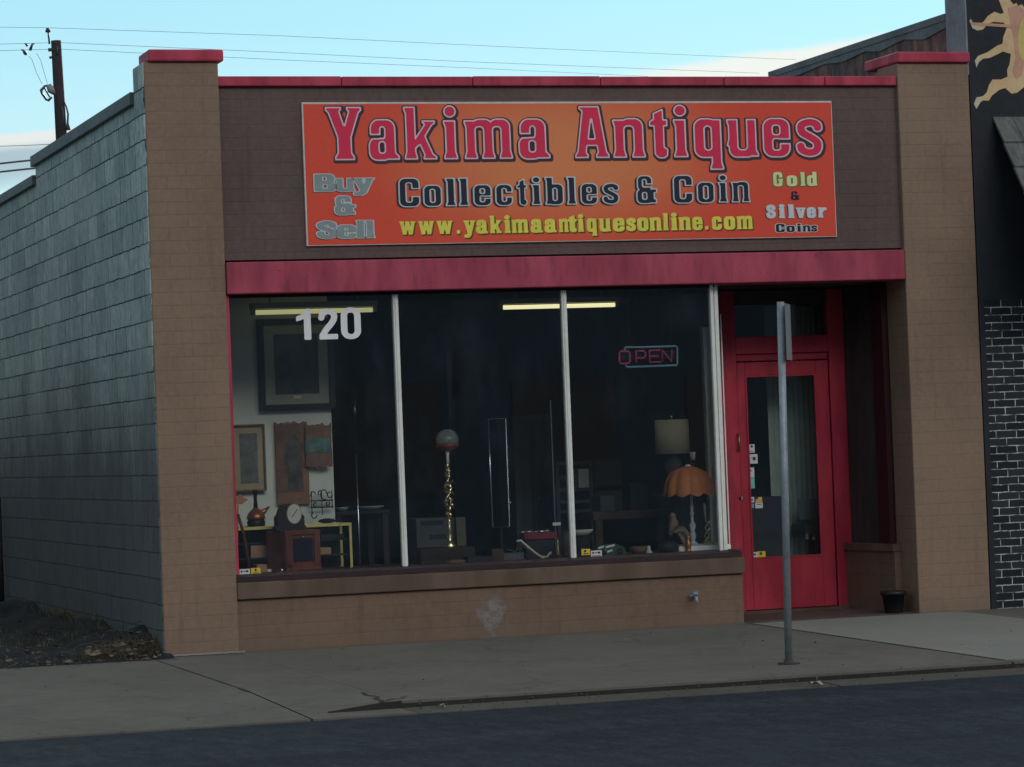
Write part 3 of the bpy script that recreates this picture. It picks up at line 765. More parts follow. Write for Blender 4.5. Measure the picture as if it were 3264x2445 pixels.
for i in range(70):
    x, y = min(-.05, random.gauss(-.35, .25)), random.gauss(.25, .25)
    if i > 45: x, y = random.uniform(-1.6, -.05), random.uniform(.1, 4)
    if y < -.2: continue
    a = random.uniform(0, 6.28); L = random.uniform(.05, .22); z = lotz(x, y) + random.uniform(.005, .05)
    p0_ = Vector((x, y, z)); p2_ = p0_ + Vector((math.cos(a) * L, math.sin(a) * L, random.uniform(-.01, .06))); p2_.x = min(p2_.x, -.01)
    tw.tube([p0_, (p0_ + p2_) / 2 + Vector((random.uniform(-.01, .0), random.uniform(-.01, .01), .012)), p2_], [.003, .0025, .0012], 5)
for i in range(500):
    x, y = random.uniform(-1.7, -.03), -.1 + 4 * random.random() ** 2; r = random.uniform(.004, .014)
    tw.rbox((x, y, lotz(x, y)), (r * 2, r * 1.4, r), Matrix.Rotation(random.uniform(0, 6), 3, 'Z') @ Matrix.Rotation(random.uniform(-.6, .6), 3, 'X'))
struct('twigs_and_gravel', tw, M('twig', (.10, .085, .075), .95, .5, 12), 'stuff')

# ================================================================== SHOP BUILDING
shop = thing('shop_building', (0, 0, 0), 'single storey shop of tan and dark brown painted blocks with red trim', 'shop')
W0, W1 = .578, 6.235
sw = B()
sw.prism_yz([(0.005, -.15), (14, -.15), (14, 3.86), (9.6, 3.86), (9.6, 4.055), (5.2, 4.055), (5.2, 4.225), (.39, 4.225), (.39, 4.492), (.005, 4.492)][::-1], 0.0, .2)
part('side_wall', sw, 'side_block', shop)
cp = B(); cp.prism_yz([(.392, 4.215), (5.28, 4.215), (5.28, 4.315), (.392, 4.315)][::-1], -.035, .235)
part('coping', cp, 'coping_metal', shop, bevel=.008)
cp = B(); cp.prism_yz([(5.205, 4.045), (9.68, 4.045), (9.68, 4.138), (5.205, 4.138)][::-1], -.035, .235)
part('coping', cp, 'coping_metal', shop, bevel=.008)
pil = B(); pil.box(.003, W0, -.003, .388, -.15, 4.494)
part('pilaster', pil, 'tan_block_paint', shop, bevel=.01)
# the pilaster's outer flank stays bare block
pf = B(); pf.box(-.004, .001, .012, .388, -.12, 4.485)
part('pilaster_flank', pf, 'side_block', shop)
pf = B(); pf.grid(24, 1, lambda u, v: (.02 + .60 * u, -.05 * (1 - v) * (.6 + .4 * math.sin(u * 37)) - .004, .004 + .012 * v))
part('footing', pf, 'new_concrete', shop)
pil = B(); pil.box(W1, 6.878, -.003, .388, -.15, 4.494)
part('pilaster', pil, 'tan_block_paint', shop, bevel=.01)
c_ = B(); c_.box(.038, .618, -.035, .36, 4.496, 4.588)
part('pilaster_cap', c_, 'red_paint', shop, bevel=.014)
c_ = B(); c_.box(6.225, 6.885, -.035, .62, 4.496, 4.584)
part('pilaster_cap', c_, 'red_paint', shop, bevel=.014)
fb = B(); fb.box(W0, W1, .05, .30, 2.985, 4.315)
part('fascia_wall', fb, 'dark_brown_block_paint', shop)
c_ = B()
xa = W0 - .02
for xb in (1.55, 2.61, 3.67, 4.72, 5.6, W1):
    c_.box(xa, xb - .004, .012 + random.uniform(-.003, .003), .34, 4.313, 4.388 + random.uniform(-.003, .004)); xa = xb
part('parapet_coping', c_, 'red_paint', shop, bevel=.008)
bm_ = B(); bm_.box(W0 + .004, W1 - .01, -.022, .28, 2.724, 2.966)
part('beam', bm_, 'red_beam_paint', shop, bevel=.008)
bm_ = B(); bm_.box(W0, W1, .075, .27, 2.962, 2.99)
part('beam_gap', bm_, 'black', shop)
# low wall with slab and sill
lw = B(); lw.box(W0, 4.708, .022, .24, -.15, .397)
part('low_wall', lw, 'low_wall_paint', shop)
sb = B(); sb.box(W0, 4.722, -.012, .25, .402, .532)
part('sill_slab', sb, 'slab_paint', shop, bevel=.008)
sl_ = B(); sl_.prism_yz([(-.010, .5335), (.26, .5335), (.26, .590), (.10, .590), (-.010, .574)][::-1], W0, 4.70)
part('sill', sl_, 'burgundy_paint', shop)
# white scuff on the low wall
m, t, b = nodes('scuff_paint')
b.inputs['Base Color'].default_value = (.33, .29, .28, 1); b.inputs['Roughness'].default_value = .9
nzo = tnoise(t, objco(t), 11, 6, .7)
s = tn(t, 'ShaderNodeSeparateXYZ'); t.links.new(objco(t), s.inputs[0])
dx = tmath(t, 'DIVIDE', tmath(t, 'SUBTRACT', s.outputs[0], 2.60), .145); dz = tmath(t, 'DIVIDE', tmath(t, 'SUBTRACT', s.outputs[2], .185), .22)
rr = tmath(t, 'ADD', tmath(t, 'MULTIPLY', dx, dx), tmath(t, 'MULTIPLY', dz, dz))
al = tmath(t, 'MULTIPLY', tstep(t, tmath(t, 'ADD', tmath(t, 'MULTIPLY', tmath(t, 'SUBTRACT', 1.0, rr), .45), tmath(t, 'MULTIPLY', tmath(t, 'SUBTRACT', nzo, .5), 1.5)), .08, .50), .75)
t.links.new(al, b.inputs['Alpha'])
sf = B(); sf.add([(2.42, .018, .0), (2.78, .018, .0), (2.78, .018, .395), (2.42, .018, .395)], [(0, 1, 2, 3)])
part('scuff_mark', sf, 'scuff_paint', shop)
# outside tap
ta = B(); ta.smooth = True
tp = at(1497, 1289, 0)
ta.tube([(tp.x, .03, tp.z), (tp.x, -.05, tp.z), (tp.x, -.075, tp.z - .01), (tp.x, -.085, tp.z - .05)], [.011, .011, .013, .012])
ta.tube([(tp.x, -.045, tp.z), (tp.x, -.05, tp.z + .035)], .006)
ta.tube([(tp.x, -.048, tp.z + .028), (tp.x, -.053, tp.z + .038)], .026, 12)
ta.tube([(tp.x, .024, tp.z), (tp.x, .01, tp.z)], .026, 12)
part('tap', ta, 'galvanised', shop)
# window frame: red reveal, white bars
rv = B(); rv.box(W0 + .002, W0 + .026, .03, .14, .590, 2.722)
part('window_reveal', rv, 'red_paint', shop)
WY = .12
for px in (1.936, 3.317):
    mu = B(); mu.box(px - .021, px + .021, WY - .03, WY + .03, .588, 2.70)
    mu.box(px - .008, px + .008, WY - .038, WY + .03, .588, 2.70)
    part('window_bar', mu, 'white_metal', shop, bevel=.003)
mu = B(); mu.box(4.555, 4.583, WY - .03, WY + .03, .588, 2.72); mu.box(4.593, 4.625, WY - .02, WY + .05, .588, 2.72); mu.box(4.575, 4.60, WY, WY + .03, .588, 2.72)
part('corner_post', mu, 'white_metal', shop, bevel=.003)
hd = B(); hd.box(W0 + .03, 4.6, WY - .02, WY + .03, 2.70, 2.73)
part('window_head', hd, 'black', shop)
for a, c in ((W0 + .028, 1.914), (1.958, 3.295), (3.339, 4.554)):
    gl_ = B(); gl_.add([(a, WY, .59), (c, WY, .59), (c, WY, 2.70), (a, WY, 2.70)], [(0, 1, 2, 3)])
    part('window_pane', gl_, 'window_glass', shop)
# return window between the corner post and the door
DY = 1.12
ra, rc = Vector((4.612, WY + .06, 0)), Vector((5.045, DY - .07, 0))
rg = B(); rg.add([(ra.x, ra.y, .60), (rc.x, rc.y, .60), (rc.x, rc.y, 2.70), (ra.x, ra.y, 2.70)], [(0, 1, 2, 3)])
part('window_pane', rg, 'window_glass', shop)
rl = B(); rl.prism_xy([(4.708, .0225), (4.708, .10), (5.15, DY), (5.04, DY), (4.50, .10), (4.50, .0225)][::-1], -.15, .396)
rl.prism_xy([(4.722, .248), (5.15, DY), (5.04, DY), (4.60, .248)][::-1], .398, .56)
part('return_wall', rl, 'low_wall_paint', shop)
p0 = RQ(q6, 748, 235, 818, 1415, .86); p1 = RQ(q6, 792, 60, 806, 1400, .60)
jb = B(); jb.box(p0[0], p0[1], .84, .90, .57, p0[3]); jb.box(p0[0] + .05, p0[1] + .035, .80, .83, .57, p0[3] + .1)
part('window_casing', jb, 'white_metal', shop, bevel=.003)
jb = B(); jb.box(p1[0], p1[1] + .02, .58, .62, .57, 2.69)
part('window_bar', jb, 'white_metal', shop, bevel=.003)

# entrance wall: frame, transom, door
ef = B()
def DQ(x0, y0, x1, y1, Y=DY):
    xm, ym = (x0 + x1) / 2, (y0 + y1) / 2
    return at(x0, ym, Y).x, at(x1, ym, Y).x, at(xm, y1, Y).z, at(xm, y0, Y).z
LX0, LX1 = 5.172, 6.005
ef.box(5.03, LX0 - .006, DY - .02, DY + .10, .0, 2.72)
ef.box(LX1 + .006, 6.165, DY - .02, DY + .10, .0, 2.72)
ef.box(LX0 - .006, LX1 + .006, DY - .02, DY + .10, 2.185, 2.33)
ef.box(LX0 - .006, LX1 + .006, DY + .01, DY + .09, 2.125, 2.185)
part('door_frame', ef, 'red_door_paint', shop, bevel=.006)
ef = B(); ef.box(LX0 - .006, LX1 + .006, DY - .01, DY + .10, 2.60, 2.72)
part('transom_head', ef, 'dark_wood_soffit', shop, bevel=.004)  # dark colour on the head stands in for the shade above the door
tg = B(); tg.add([(LX0 - .006, DY + .04, 2.33), (LX1 + .006, DY + .04, 2.33), (LX1 + .006, DY + .04, 2.60), (LX0 - .006, DY + .04, 2.60)], [(0, 1, 2, 3)])
part('transom_pane', tg, 'door_glass', shop)
gx0, gx1, gz0, gz1 = 5.245, 5.888, .462, 2.003
dr = B()
dr.box(LX0, gx0, DY, DY + .045, .035, 2.115); dr.box(gx1, LX1, DY, DY + .045, .035, 2.115)
dr.box(gx0, gx1, DY, DY + .045, .035, gz0); dr.box(gx0, gx1, DY, DY + .045, gz1, 2.115)
door = part('door', dr, 'red_door_paint', shop, bevel=.005)
dp = B(); dp.add([(gx0, DY + .022, gz0), (gx1, DY + .022, gz0), (gx1, DY + .022, gz1), (gx0, DY + .022, gz1)], [(0, 1, 2, 3)])
part('door_pane', dp, 'door_glass', door)
be = B()
for a in ((gx0, gx0 + .014, gz0, gz1), (gx1 - .014, gx1, gz0, gz1), (gx0 + .014, gx1 - .014, gz0, gz0 + .014), (gx0 + .014, gx1 - .014, gz1 - .014, gz1)):
    be.box(a[0], a[1], DY - .004, DY + .018, a[2], a[3])
part('glazing_bead', be, 'red_door_paint', door)
M('dull_brass', (.30, .22, .13), .4, .2, 9, metal=.8)
hp = PQ(q7, 150, 770, DY); hd = B(); hd.smooth = True
hd.box(hp.x - .022, hp.x + .022, DY - .006, DY - .001, hp.z - .11, hp.z + .11)
hd.tube([(hp.x, DY - .005, hp.z + .075), (hp.x, DY - .05, hp.z + .06), (hp.x, DY - .05, hp.z - .06), (hp.x, DY - .005, hp.z - .075)], .009)
part('handle', hd, 'dull_brass', door)
lp = PQ(q7, 162, 1038, DY); lk = B(); lk.smooth = True
lk.tube([(lp.x, DY, lp.z), (lp.x, DY - .016, lp.z), (lp.x, DY - .02, lp.z)], [.024, .024, .014], 16)
part('lock', lk, 'galvanised', door)
hp = PQ(q7, 122, 612, DY); hk = B(); hk.box(hp.x - .014, hp.x + .014, DY - .008, DY - .001, hp.z - .03, hp.z + .03)
part('latch_plate', hk, 'black', door)
# right flank of the entrance: low wall, ledge, side window
fl = B()
A_, C_ = Vector((6.155, DY - .01, 0)), Vector((6.225, .36, 0))
fl.prism_xy([(6.095, DY - .022), (6.175, .30), (6.234, .30), (6.234, DY - .022)], -.15, .50)
part('flank_wall', fl, 'low_wall_paint', shop)
fl = B(); fl.prism_xy([(6.075, DY - .023), (6.158, .29), (6.2335, .29), (6.2335, DY - .023)], .502, .56)
part('flank_ledge', fl, 'slab_paint', shop)
fp = B()
fp.prism_xy([(6.168, .57), (6.186, .392), (6.234, .392), (6.234, .57)], .56, 2.72)
part('side_window_post', fp, M('maroon_paint', (.045, .009, .014), .6, .2, 3), shop)
fg = B(); fg.add([(6.150, DY - .03, .56), (6.192, .57, .56), (6.192, .57, 2.72), (6.150, DY - .03, 2.72)], [(0, 1, 2, 3)])
part('side_panel', fg, M('grey_panel_paint', (.055, .05, .05), .7, .3, 3, .15, 20, stretch=(3, 3, .5)), shop)
fd = B(); fd.add([(6.30, DY + 1.0, .3), (6.30, .3, .3), (6.30, .3, 2.8), (6.30, DY + 1.0, 2.8)], [(0, 1, 2, 3)])
M('panel_board', (.16, .15, .145), .7, .2, 2)
part('side_window_backing', fd, 'panel_board', shop)
rf = B(); rf.box(4.709, 6.234, .05, DY + .12, -.14, .006)
rf.box(5.0, 6.15, DY - .03, DY + .10, .006, .03)
part('recess_floor', rf, 'recess_floor_paint', shop)
sf = B(); sf.box(4.60, 6.234, .282, DY + .2, 2.728, 2.80)
part('recess_ceiling', sf, 'dark_wood_soffit', shop)

# inside of the shop
M('room_wall', (.10, .105, .11), .8, .2, 1.2)
M('room_wall_pale', (.80, .84, .75), .8, .06, 1.0)
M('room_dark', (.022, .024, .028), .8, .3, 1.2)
M('carpet', (.05, .045, .045), .95, .3, 12)
M('deck', (.07, .045, .042), .6, .25, 4)
M('ceiling_board', (.55, .58, .55), .9, .12, 2)
rm = B(); rm.box(.2, .22, .3, 9, -.1, 3.0); rm.box(6.32, 6.34, 1.3, 9, -.1, 3.0); rm.box(.2, 6.34, 9, 9.1, -.1, 3.0)
part('room_wall', rm, 'room_dark', shop)
rm = B(); rm.box(.22, 6.32, .3, 9, -.1, .0)
part('room_floor', rm, 'carpet', shop)
rm = B(); rm.box(.22, 6.32, .31, DY + .2, 2.83, 2.86); rm.box(.22, 6.32, DY + .2, 9, 2.95, 3.0); rm.box(.22, 6.32, DY + .2, DY + .23, 2.83, 2.96)
part('room_ceiling', rm, 'ceiling_board', shop)
rm = B(); rm.prism_xy([(W0 + .03, .26), (4.60, .26), (4.95, 1.14), (W0 + .03, 1.14)], .40, .575)
part('display_deck', rm, 'deck', shop)
ro = B(); ro.box(.2, 6.85, .30, 13.9, 3.6, 3.72)
part('roof', ro, 'roof_felt', shop)
ro = B(); ro.box(.2, 6.85, 13.9, 14.0, -.1, 3.9); ro.box(6.36, 6.85, .4, 13.9, -.1, 3.6)
part('rear_wall', ro, 'low_wall_paint', shop)
PX1 = PQ(q4, 600, 970, 1.55).x
pw = B(); pw.box(.22, PX1, 1.55, 1.65, 0, 2.83)
part('partition_wall', pw, 'room_wall_pale', shop)
# pale curtain-like wall seen through the door
cw = B()
x0 = PQ(q7, 300, 700, 1.66).x; x1 = PQ(q7, 640, 700, 1.66).x
for i in range(14):
    a = x0 + (x1 - x0) * i / 14; c = x0 + (x1 - x0) * (i + 1) / 14
    cw.add([(a, 1.66, 0), ((a + c) / 2, 1.68, 0), ((a + c) / 2, 1.68, 2.6), (a, 1.66, 2.6)], [(0, 1, 2, 3)]); cw.add([((a + c) / 2, 1.68, 0), (c, 1.66, 0), (c, 1.66, 2.6), ((a + c) / 2, 1.68, 2.6)], [(0, 1, 2, 3)])
M('green_curtain', (.42, .50, .43), .9, .15, 2)
part('curtain', cw, 'green_curtain', shop)

# ================================================================== MAIN SIGN
SY = .028
pA, pB = at(656, 376, SY), at(1801, 365, SY)
SX0, SX1 = at(657, 376, SY).x, at(1802, 365, SY).x
SZ1, SZ0 = at(1225, 219.5, SY).z, at(1233, 521.5, SY).z
sign = thing('shop_sign', ((SX0 + SX1) / 2, SY, (SZ0 + SZ1) / 2), 'wide orange and red printed shop sign above the beam', 'sign')
M('sign_core', (.62, .60, .56), .6, .12, 14)
pn = B(); pn.box(SX0, SX1, SY, .049, SZ0, SZ1); part('panel', pn, 'sign_core', sign)
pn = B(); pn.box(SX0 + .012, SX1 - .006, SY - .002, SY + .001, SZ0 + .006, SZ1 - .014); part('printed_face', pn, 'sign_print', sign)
M('ink_crimson', (.78, .022, .085), .45, .08, 6); M('ink_pale', (.78, .60, .66), .45, .06, 8); M('ink_navy', (.012, .016, .034), .45, .2, 6)
M('ink_shadow', (.05, .025, .035), .5, .2, 6); M('ink_yellow', (.86, .76, .10), .45, .10, 8); M('ink_olive', (.13, .075, .015), .5, .2, 6)
M('ink_grey', (.27, .33, .33), .45, .12, 9); M('ink_white', (.74, .72, .72), .45, .06, 8); M('ink_lemon', (.80, .78, .38), .45, .1, 8)
M('ink_green', (.16, .19, .03), .5, .2, 6); M('ink_silver', (.60, .66, .68), .45, .1, 8)
def c2(x, y): return ((900 + x / 2.4578) / KS, (280 + y / 2.4578) / KS)
def c3(x, y): return ((1800 + x / 2.4578) / KS, (280 + y / 2.4578) / KS)
def letter_line(name, items, zb, H, layers, h=.022, hpx=None):
    """items: (char, x0, x1) in world x; layers: (material, level, dx, dz) back to front"""
    mb = B()
    for li, (mt, lv, dx, dz) in enumerate(layers):
        mb.m = li
        for it in items: glyph(mb, it[0], it[1], it[2], zb, H, SY - .0035 - .0013 * li, lv, h, dx * H, dz * H)
    return part(name, mb, [l[0] for l in layers], sign)
def xrow(q, y, *rows): return [(ch, PQ(q, a, y, SY).x, PQ(q, b_, y, SY).x) for ch, a, b_ in rows]
zb1 = (PQ(c2, 500, 566, SY).z + PQ(c3, 900, 547, SY).z) / 2
H1 = PQ(c2, 480, 147, SY).z - PQ(c2, 490, 566, SY).z
head = xrow(c2, 400, ('Y', 340, 625), ('a', 672, 915), ('k', 948, 1208), ('i', 1252, 1380), ('m', 1418, 1805), ('a', 1845, 2095)) + \
       xrow(c3, 400, ('A', 75, 345), ('n', 370, 634), ('t', 662, 808), ('i', 842, 972), ('q', 1008, 1247), ('u', 1263, 1517), ('e', 1548, 1767), ('s', 1803, 2027))
letter_line('headline_lettering', head, zb1, H1, [('ink_shadow', .040, .012, -.018), ('ink_pale', 0, 0, 0), ('ink_crimson', -.027, 0, 0)], .02)
zb2 = (PQ(c2, 980, 926, SY).z + PQ(c3, 1370, 899, SY).z) / 2
H2 = PQ(c2, 985, 707, SY).z - PQ(c2, 990, 926, SY).z
row2 = xrow(c2, 830, ('C', 912, 1075), ('o', 1103, 1247), ('l', 1272, 1367), ('l', 1375, 1468), ('e', 1495, 1637), ('c', 1668, 1802), ('t', 1836, 1915), ('i', 1948, 2032), ('b', 2056, 2202)) + \
       xrow(c3, 830, ('l', 12, 97), ('e', 124, 257), ('s', 292, 428), ('&', 556, 722), ('C', 850, 1003), ('o', 1036, 1172), ('i', 1200, 1280), ('n', 1305, 1452))
for it_ in (row2[:12], row2[12:13], row2[13:]): letter_line('second_line_lettering', it_, zb2, H2, [('ink_shadow', .02, -.07, -.035), ('ink_silver', .012, 0, 0), ('ink_navy', -.028, 0, 0)], .026)
zb3 = (PQ(c2, 980, 1146, SY).z + PQ(c3, 1400, 1108, SY).z) / 2
H3 = (PQ(c2, 1660, 1000, SY).z - PQ(c2, 1662, 1134, SY).z)
url = xrow(c2, 1090, ('w', 918, 1040), ('w', 1065, 1185), ('w', 1210, 1330), ('.', 1365, 1390), ('y', 1420, 1510), ('a', 1517, 1607), ('k', 1625, 1715), ('i', 1737, 1787), ('m', 1797, 1925), ('a', 1945, 2037), ('a', 2053, 2145), ('n', 2165, 2240)) + \
      xrow(c3, 1065, ('t', 22, 90), ('i', 100, 150), ('q', 172, 252), ('u', 268, 357), ('e', 378, 465), ('s', 480, 556), ('o', 568, 652), ('n', 663, 757), ('l', 768, 812), ('i', 830, 882), ('n', 893, 986), ('e', 1000, 1077), ('.', 1098, 1122), ('c', 1153, 1227), ('o', 1248, 1332), ('m', 1347, 1472))
letter_line('web_address_lettering', url, zb3, H3, [('ink_olive', .03, .07, -.07), ('ink_yellow', .012, 0, 0)], .035)
def small(name, q, rows, ytop, ybase, layers, asc=1.0, h=.04):
    xm = (rows[0][1] + rows[-1][2]) / 2
    zb = PQ(q, xm, ybase, SY).z; H = (PQ(q, xm, ytop, SY).z - zb) / asc
    letter_line(name, xrow(q, (ytop + ybase) / 2, *rows), zb, H, layers, h)
gry = [('ink_shadow', .02, -.06, -.05), ('ink_silver', .035, 0, 0), ('ink_grey', .0, 0, 0)]
small('buy_lettering', c2, [('B', 250, 415), ('u', 415, 562), ('y', 552, 716)], 675, 810, gry)
small('ampersand_lettering', c2, [('&', 405, 570)], 850, 993, gry)
small('sell_lettering', c2, [('S', 267, 428), ('e', 426, 574), ('l', 576, 650), ('l', 648, 724)], 1042, 1178, gry)
small('gold_lettering', c3, [('G', 1632, 1707), ('o', 1738, 1817), ('l', 1842, 1884), ('d', 1897, 1977)], 662, 768, [('ink_green', .03, -.07, -.05), ('ink_green', .03, .09, -.03), ('ink_lemon', .01, 0, 0)])
small('gold_ampersand_lettering', c3, [('&', 1768, 1838)], 812, 878, [('ink_navy', .0, 0, 0)])
small('silver_lettering', c3, [('S', 1578, 1650), ('i', 1676, 1722), ('l', 1748, 1797), ('v', 1812, 1882), ('e', 1897, 1962), ('r', 1983, 2048)], 915, 1018, [('ink_navy', .02, -.08, -.05), ('ink_silver', .03, .0, 0), ('ink_white', -.02, 0, 0)])
small('coins_lettering', c3, [('C', 1653, 1722), ('o', 1736, 1800), ('i', 1816, 1852), ('n', 1862, 1924), ('s', 1928, 1977)], 1065, 1128, [('ink_silver', .07, 0, 0), ('ink_navy', .0, 0, 0)])

# ================================================================== ON THE GLASS
hn = thing('house_number', tuple(PQ(q4, 575, 215, WY)), 'white vinyl street number 120 at the top of the left window', 'house number')
yb = WY - .003
zb = PQ(q4, 575, 301, yb).z; H = PQ(q4, 575, 137, yb).z - zb
for ch, a, c in (('1', 404, 482), ('2', 520, 625), ('0', 640, 746)):
    gl_ = B(); glyph(gl_, ch, PQ(q4, a, 215, yb).x, PQ(q4, c, 215, yb).x, zb, H, yb, 0, .03)
    part('digit', gl_, 'white_vinyl', hn)
M('sticker_white', (.66, .66, .66), .5, .12, 20); M('sticker_yellow', (.72, .52, .05), .5, .15, 14); M('sticker_teal', (.18, .55, .52), .5, .2, 14)
M('sticker_blue', (.22, .36, .55), .5, .2, 14); M('sticker_amber', (.72, .45, .10), .5, .2, 14); M('sticker_ink', (.03, .03, .05), .5, .2, 10)
def sticker(q, x0, y0, x1, y1, Y, mt, label, marks, rows=2, group='stickers on the glass'):
    a, c, z0, z1 = RQ(q, x0, y0, x1, y1, Y)
    th = thing('sticker', ((a + c) / 2, Y, z0), label, 'sticker', group)
    mb = B(); mb.box(a, c, Y - .0015, Y, z0, z1)
    part('sheet', mb, mt, th)
    mb = B(); rnd = random.Random(x0 * 7 + y0)
    for (u0, v0, u1, v1) in marks:
        mb.box(a + (c - a) * u0, a + (c - a) * u1, Y - .0024, Y - .0016, z0 + (z1 - z0) * v0, z0 + (z1 - z0) * v1)
    if marks: part('print', mb, 'sticker_ink', th)
mk = [(.12, .55, .3, .8), (.38, .6, .55, .75), (.62, .52, .86, .82), (.1, .18, .88, .27)]
sticker(q4, 105, 1514, 160, 1551, WY - .001, 'sticker_white', 'white sticker at the bottom left corner of the left window', mk)
sticker(q4, 165, 1508, 216, 1540, WY - .001, 'sticker_yellow', 'yellow sticker right of the white one in the left window corner', [(.4, .45, .6, .85), (.2, .15, .8, .25)])
sticker(q6, 88, 1408, 134, 1440, WY - .001, 'sticker_yellow', 'yellow sticker at the foot of the window bar in the right window', [(.3, .45, .55, .85), (.2, .15, .8, .28)])
sticker(q6, 138, 1416, 196, 1452, WY - .001, 'sticker_white', 'white sticker with a yellow neighbour at the bottom of the right window', mk)
DG = DY + .020
sd_lab = 'stickers on the red door'
sticker(q7, 188, 778, 234, 818, DG, 'sticker_white', 'small white sticker topmost on the red door glass', [(.25, .55, .45, .8), (.6, .6, .8, .9), (.2, .15, .8, .22)], group=sd_lab)
sticker(q7, 185, 825, 248, 871, DG, 'sticker_white', 'pale grey square sticker second from the top on the door glass', [(.2, .3, .42, .36), (.25, .6, .5, .66), (.62, .35, .85, .7)], group=sd_lab)
sticker(q7, 187, 889, 232, 938, DG, 'sticker_white', 'white sticker with red and green print in the middle of the door stickers', [(.15, .3, .3, .7), (.4, .6, .7, .8)], group=sd_lab)
sticker(q7, 190, 940, 234, 990, DG, 'sticker_teal', 'pale teal sticker in the column on the door glass', [(.1, .3, .3, .8), (.2, .5, .5, .6)], group=sd_lab)
sticker(q7, 195, 1003, 214, 1024, DG, 'sticker_white', 'tiny white square sticker above the payment stickers', [(.3, .3, .7, .7)], group=sd_lab)
sticker(q7, 196, 1031, 232, 1057, DG, 'sticker_white', 'white sticker with a dark word level with the door lock', [(.2, .35, .85, .6)], group=sd_lab)
sticker(q7, 238, 1031, 270, 1055, DG, 'sticker_amber', 'amber and red sticker at the top right of the payment stickers', [(.0, .6, .35, 1)], group=sd_lab)
sticker(q7, 199, 1063, 231, 1083, DG, 'sticker_blue', 'blue sticker lowest left of the payment stickers', [], group=sd_lab)
sticker(q7, 237, 1057, 273, 1084, DG, 'sticker_white', 'cream sticker lowest right of the payment stickers', [(.2, .6, .8, .75)], group=sd_lab)
sticker(q7, 200, 1296, 246, 1329, DG, 'sticker_white', 'white sticker at the bottom left corner of the door glass', mk, group=sd_lab)
sticker(q7, 246, 1291, 286, 1322, DG, 'sticker_yellow', 'yellow sticker at the bottom of the door glass beside the white one', [(.3, .45, .6, .85)], group=sd_lab)

# unlit-looking neon OPEN sign hanging behind the right pane
def neon_mat(name, c, es):
    return M(name, c, .3, .05, emit=c, es=es)
neon_mat('neon_red', (.40, .05, .11), .05); neon_mat('neon_blue', (.14, .27, .37), .06)
def qo(x, y): return ((1950 + x / 8.848) / KS, (1080 + y / 8.848) / KS)
NY = .22
nc = PQ(qo, 1050, 500, NY)
neon = thing('open_sign', tuple(nc), 'dim neon sign reading OPEN in red inside a blue border', 'neon sign')
nb = B(); nb.smooth = True
nb.tube([PQ(qo, *p, NY) for p in ((390, 330), (350, 290), (390, 240), (900, 235), (1800, 205), (1845, 240), (1850, 700), (1830, 745), (430, 800), (390, 750))], .0085, 8)
part('border_tube', nb, 'neon_blue', neon)
def tubes(name, *lines):
    mb = B(); mb.smooth = True
    for l in lines: mb.tube([PQ(qo, *p, NY - .004) for p in l], .0085, 8)
    part(name, mb, 'neon_red', neon)
tubes('letter_tube', [(215, 395), (215, 650), (255, 705), (470, 690), (510, 640), (505, 400), (465, 355), (255, 350), (215, 395)])
tubes('letter_tube', [(690, 680), (680, 345), (910, 340), (950, 400), (945, 490), (900, 540), (700, 545)])
tubes('letter_tube', [(1370, 320), (1060, 330), (1070, 660), (1380, 650)], [(1070, 495), (1320, 488)])
tubes('letter_tube', [(1430, 650), (1420, 320), (1690, 640), (1690, 310)])
M('clear_acrylic', (.012, .014, .018), .2, .1)
nb = B(); a, c, z0, z1 = RQ(qo, 180, 250, 1800, 760, NY + .03)
nb.box(a, c, NY + .025, NY + .03, (z0 + z1) / 2 - .02, (z0 + z1) / 2 + .02); nb.box(a, c, NY + .025, NY + .03, z1 - .05, z1 - .03)
part('backing_rail', nb, 'clear_acrylic', neon)
nb = B()
for px in (500, 1700):
    p = PQ(qo, px, 230, NY + .02); nb = B(); nb.tube([p, (p.x, p.y, 2.83)], .0015, 5)
    part('hanging_wire', nb, 'black', neon)

# ceiling lights inside
M('tube_warm', (.8, .8, .5), .4, .02, emit=(1, .93, .50), es=.95)
M('tube_dim', (.8, .8, .5), .4, .02, emit=(.78, .78, .36), es=.45)
M('fixture_white', (.45, .45, .40), .5, .1)
def strip_light(p, q, mt, label, drop):
    th = thing('ceiling_light', tuple((Vector(p) + Vector(q)) / 2), label, 'ceiling light')
    mb = B(); mb.smooth = True; mb.tube([p, q], .019, 12); part('light_tube', mb, mt, th)
    mb = B(); mb.box(p[0] - .04, q[0] + .04, p[1] - .05, p[1] + .05, p[2] + .028, p[2] + .075)
    mb.box(p[0] - .04, p[0] - .005, p[1] - .02, p[1] + .02, p[2] - .02, p[2] + .03); mb.box(q[0] + .005, q[0] + .04, p[1] - .02, p[1] + .02, p[2] - .02, p[2] + .03)
    for x in (p[0] + .12, q[0] - .12): mb.box(x - .006, x + .006, p[1] - .006, p[1] + .006, p[2] + .07, drop)
    part('fixture', mb, 'fixture_white', th)
p, q = PQ(q4, 190, 156, 1.3), PQ(q4, 805, 149, 1.3); z = (p.z + q.z) / 2
strip_light((p.x, 1.3, z), (q.x, 1.3, z), 'tube_dim', 'dim yellow strip light behind the street number in the left window', 2.95)
p, q = PQ(q5, 585, 132, 4.0), PQ(q6, 262, 120, 4.0); z = (p.z + q.z) / 2
strip_light((p.x, 4.0, z), (q.x, 4.0, z), 'tube_warm', 'bright yellow strip light deep in the shop behind the middle window bar', 2.95)

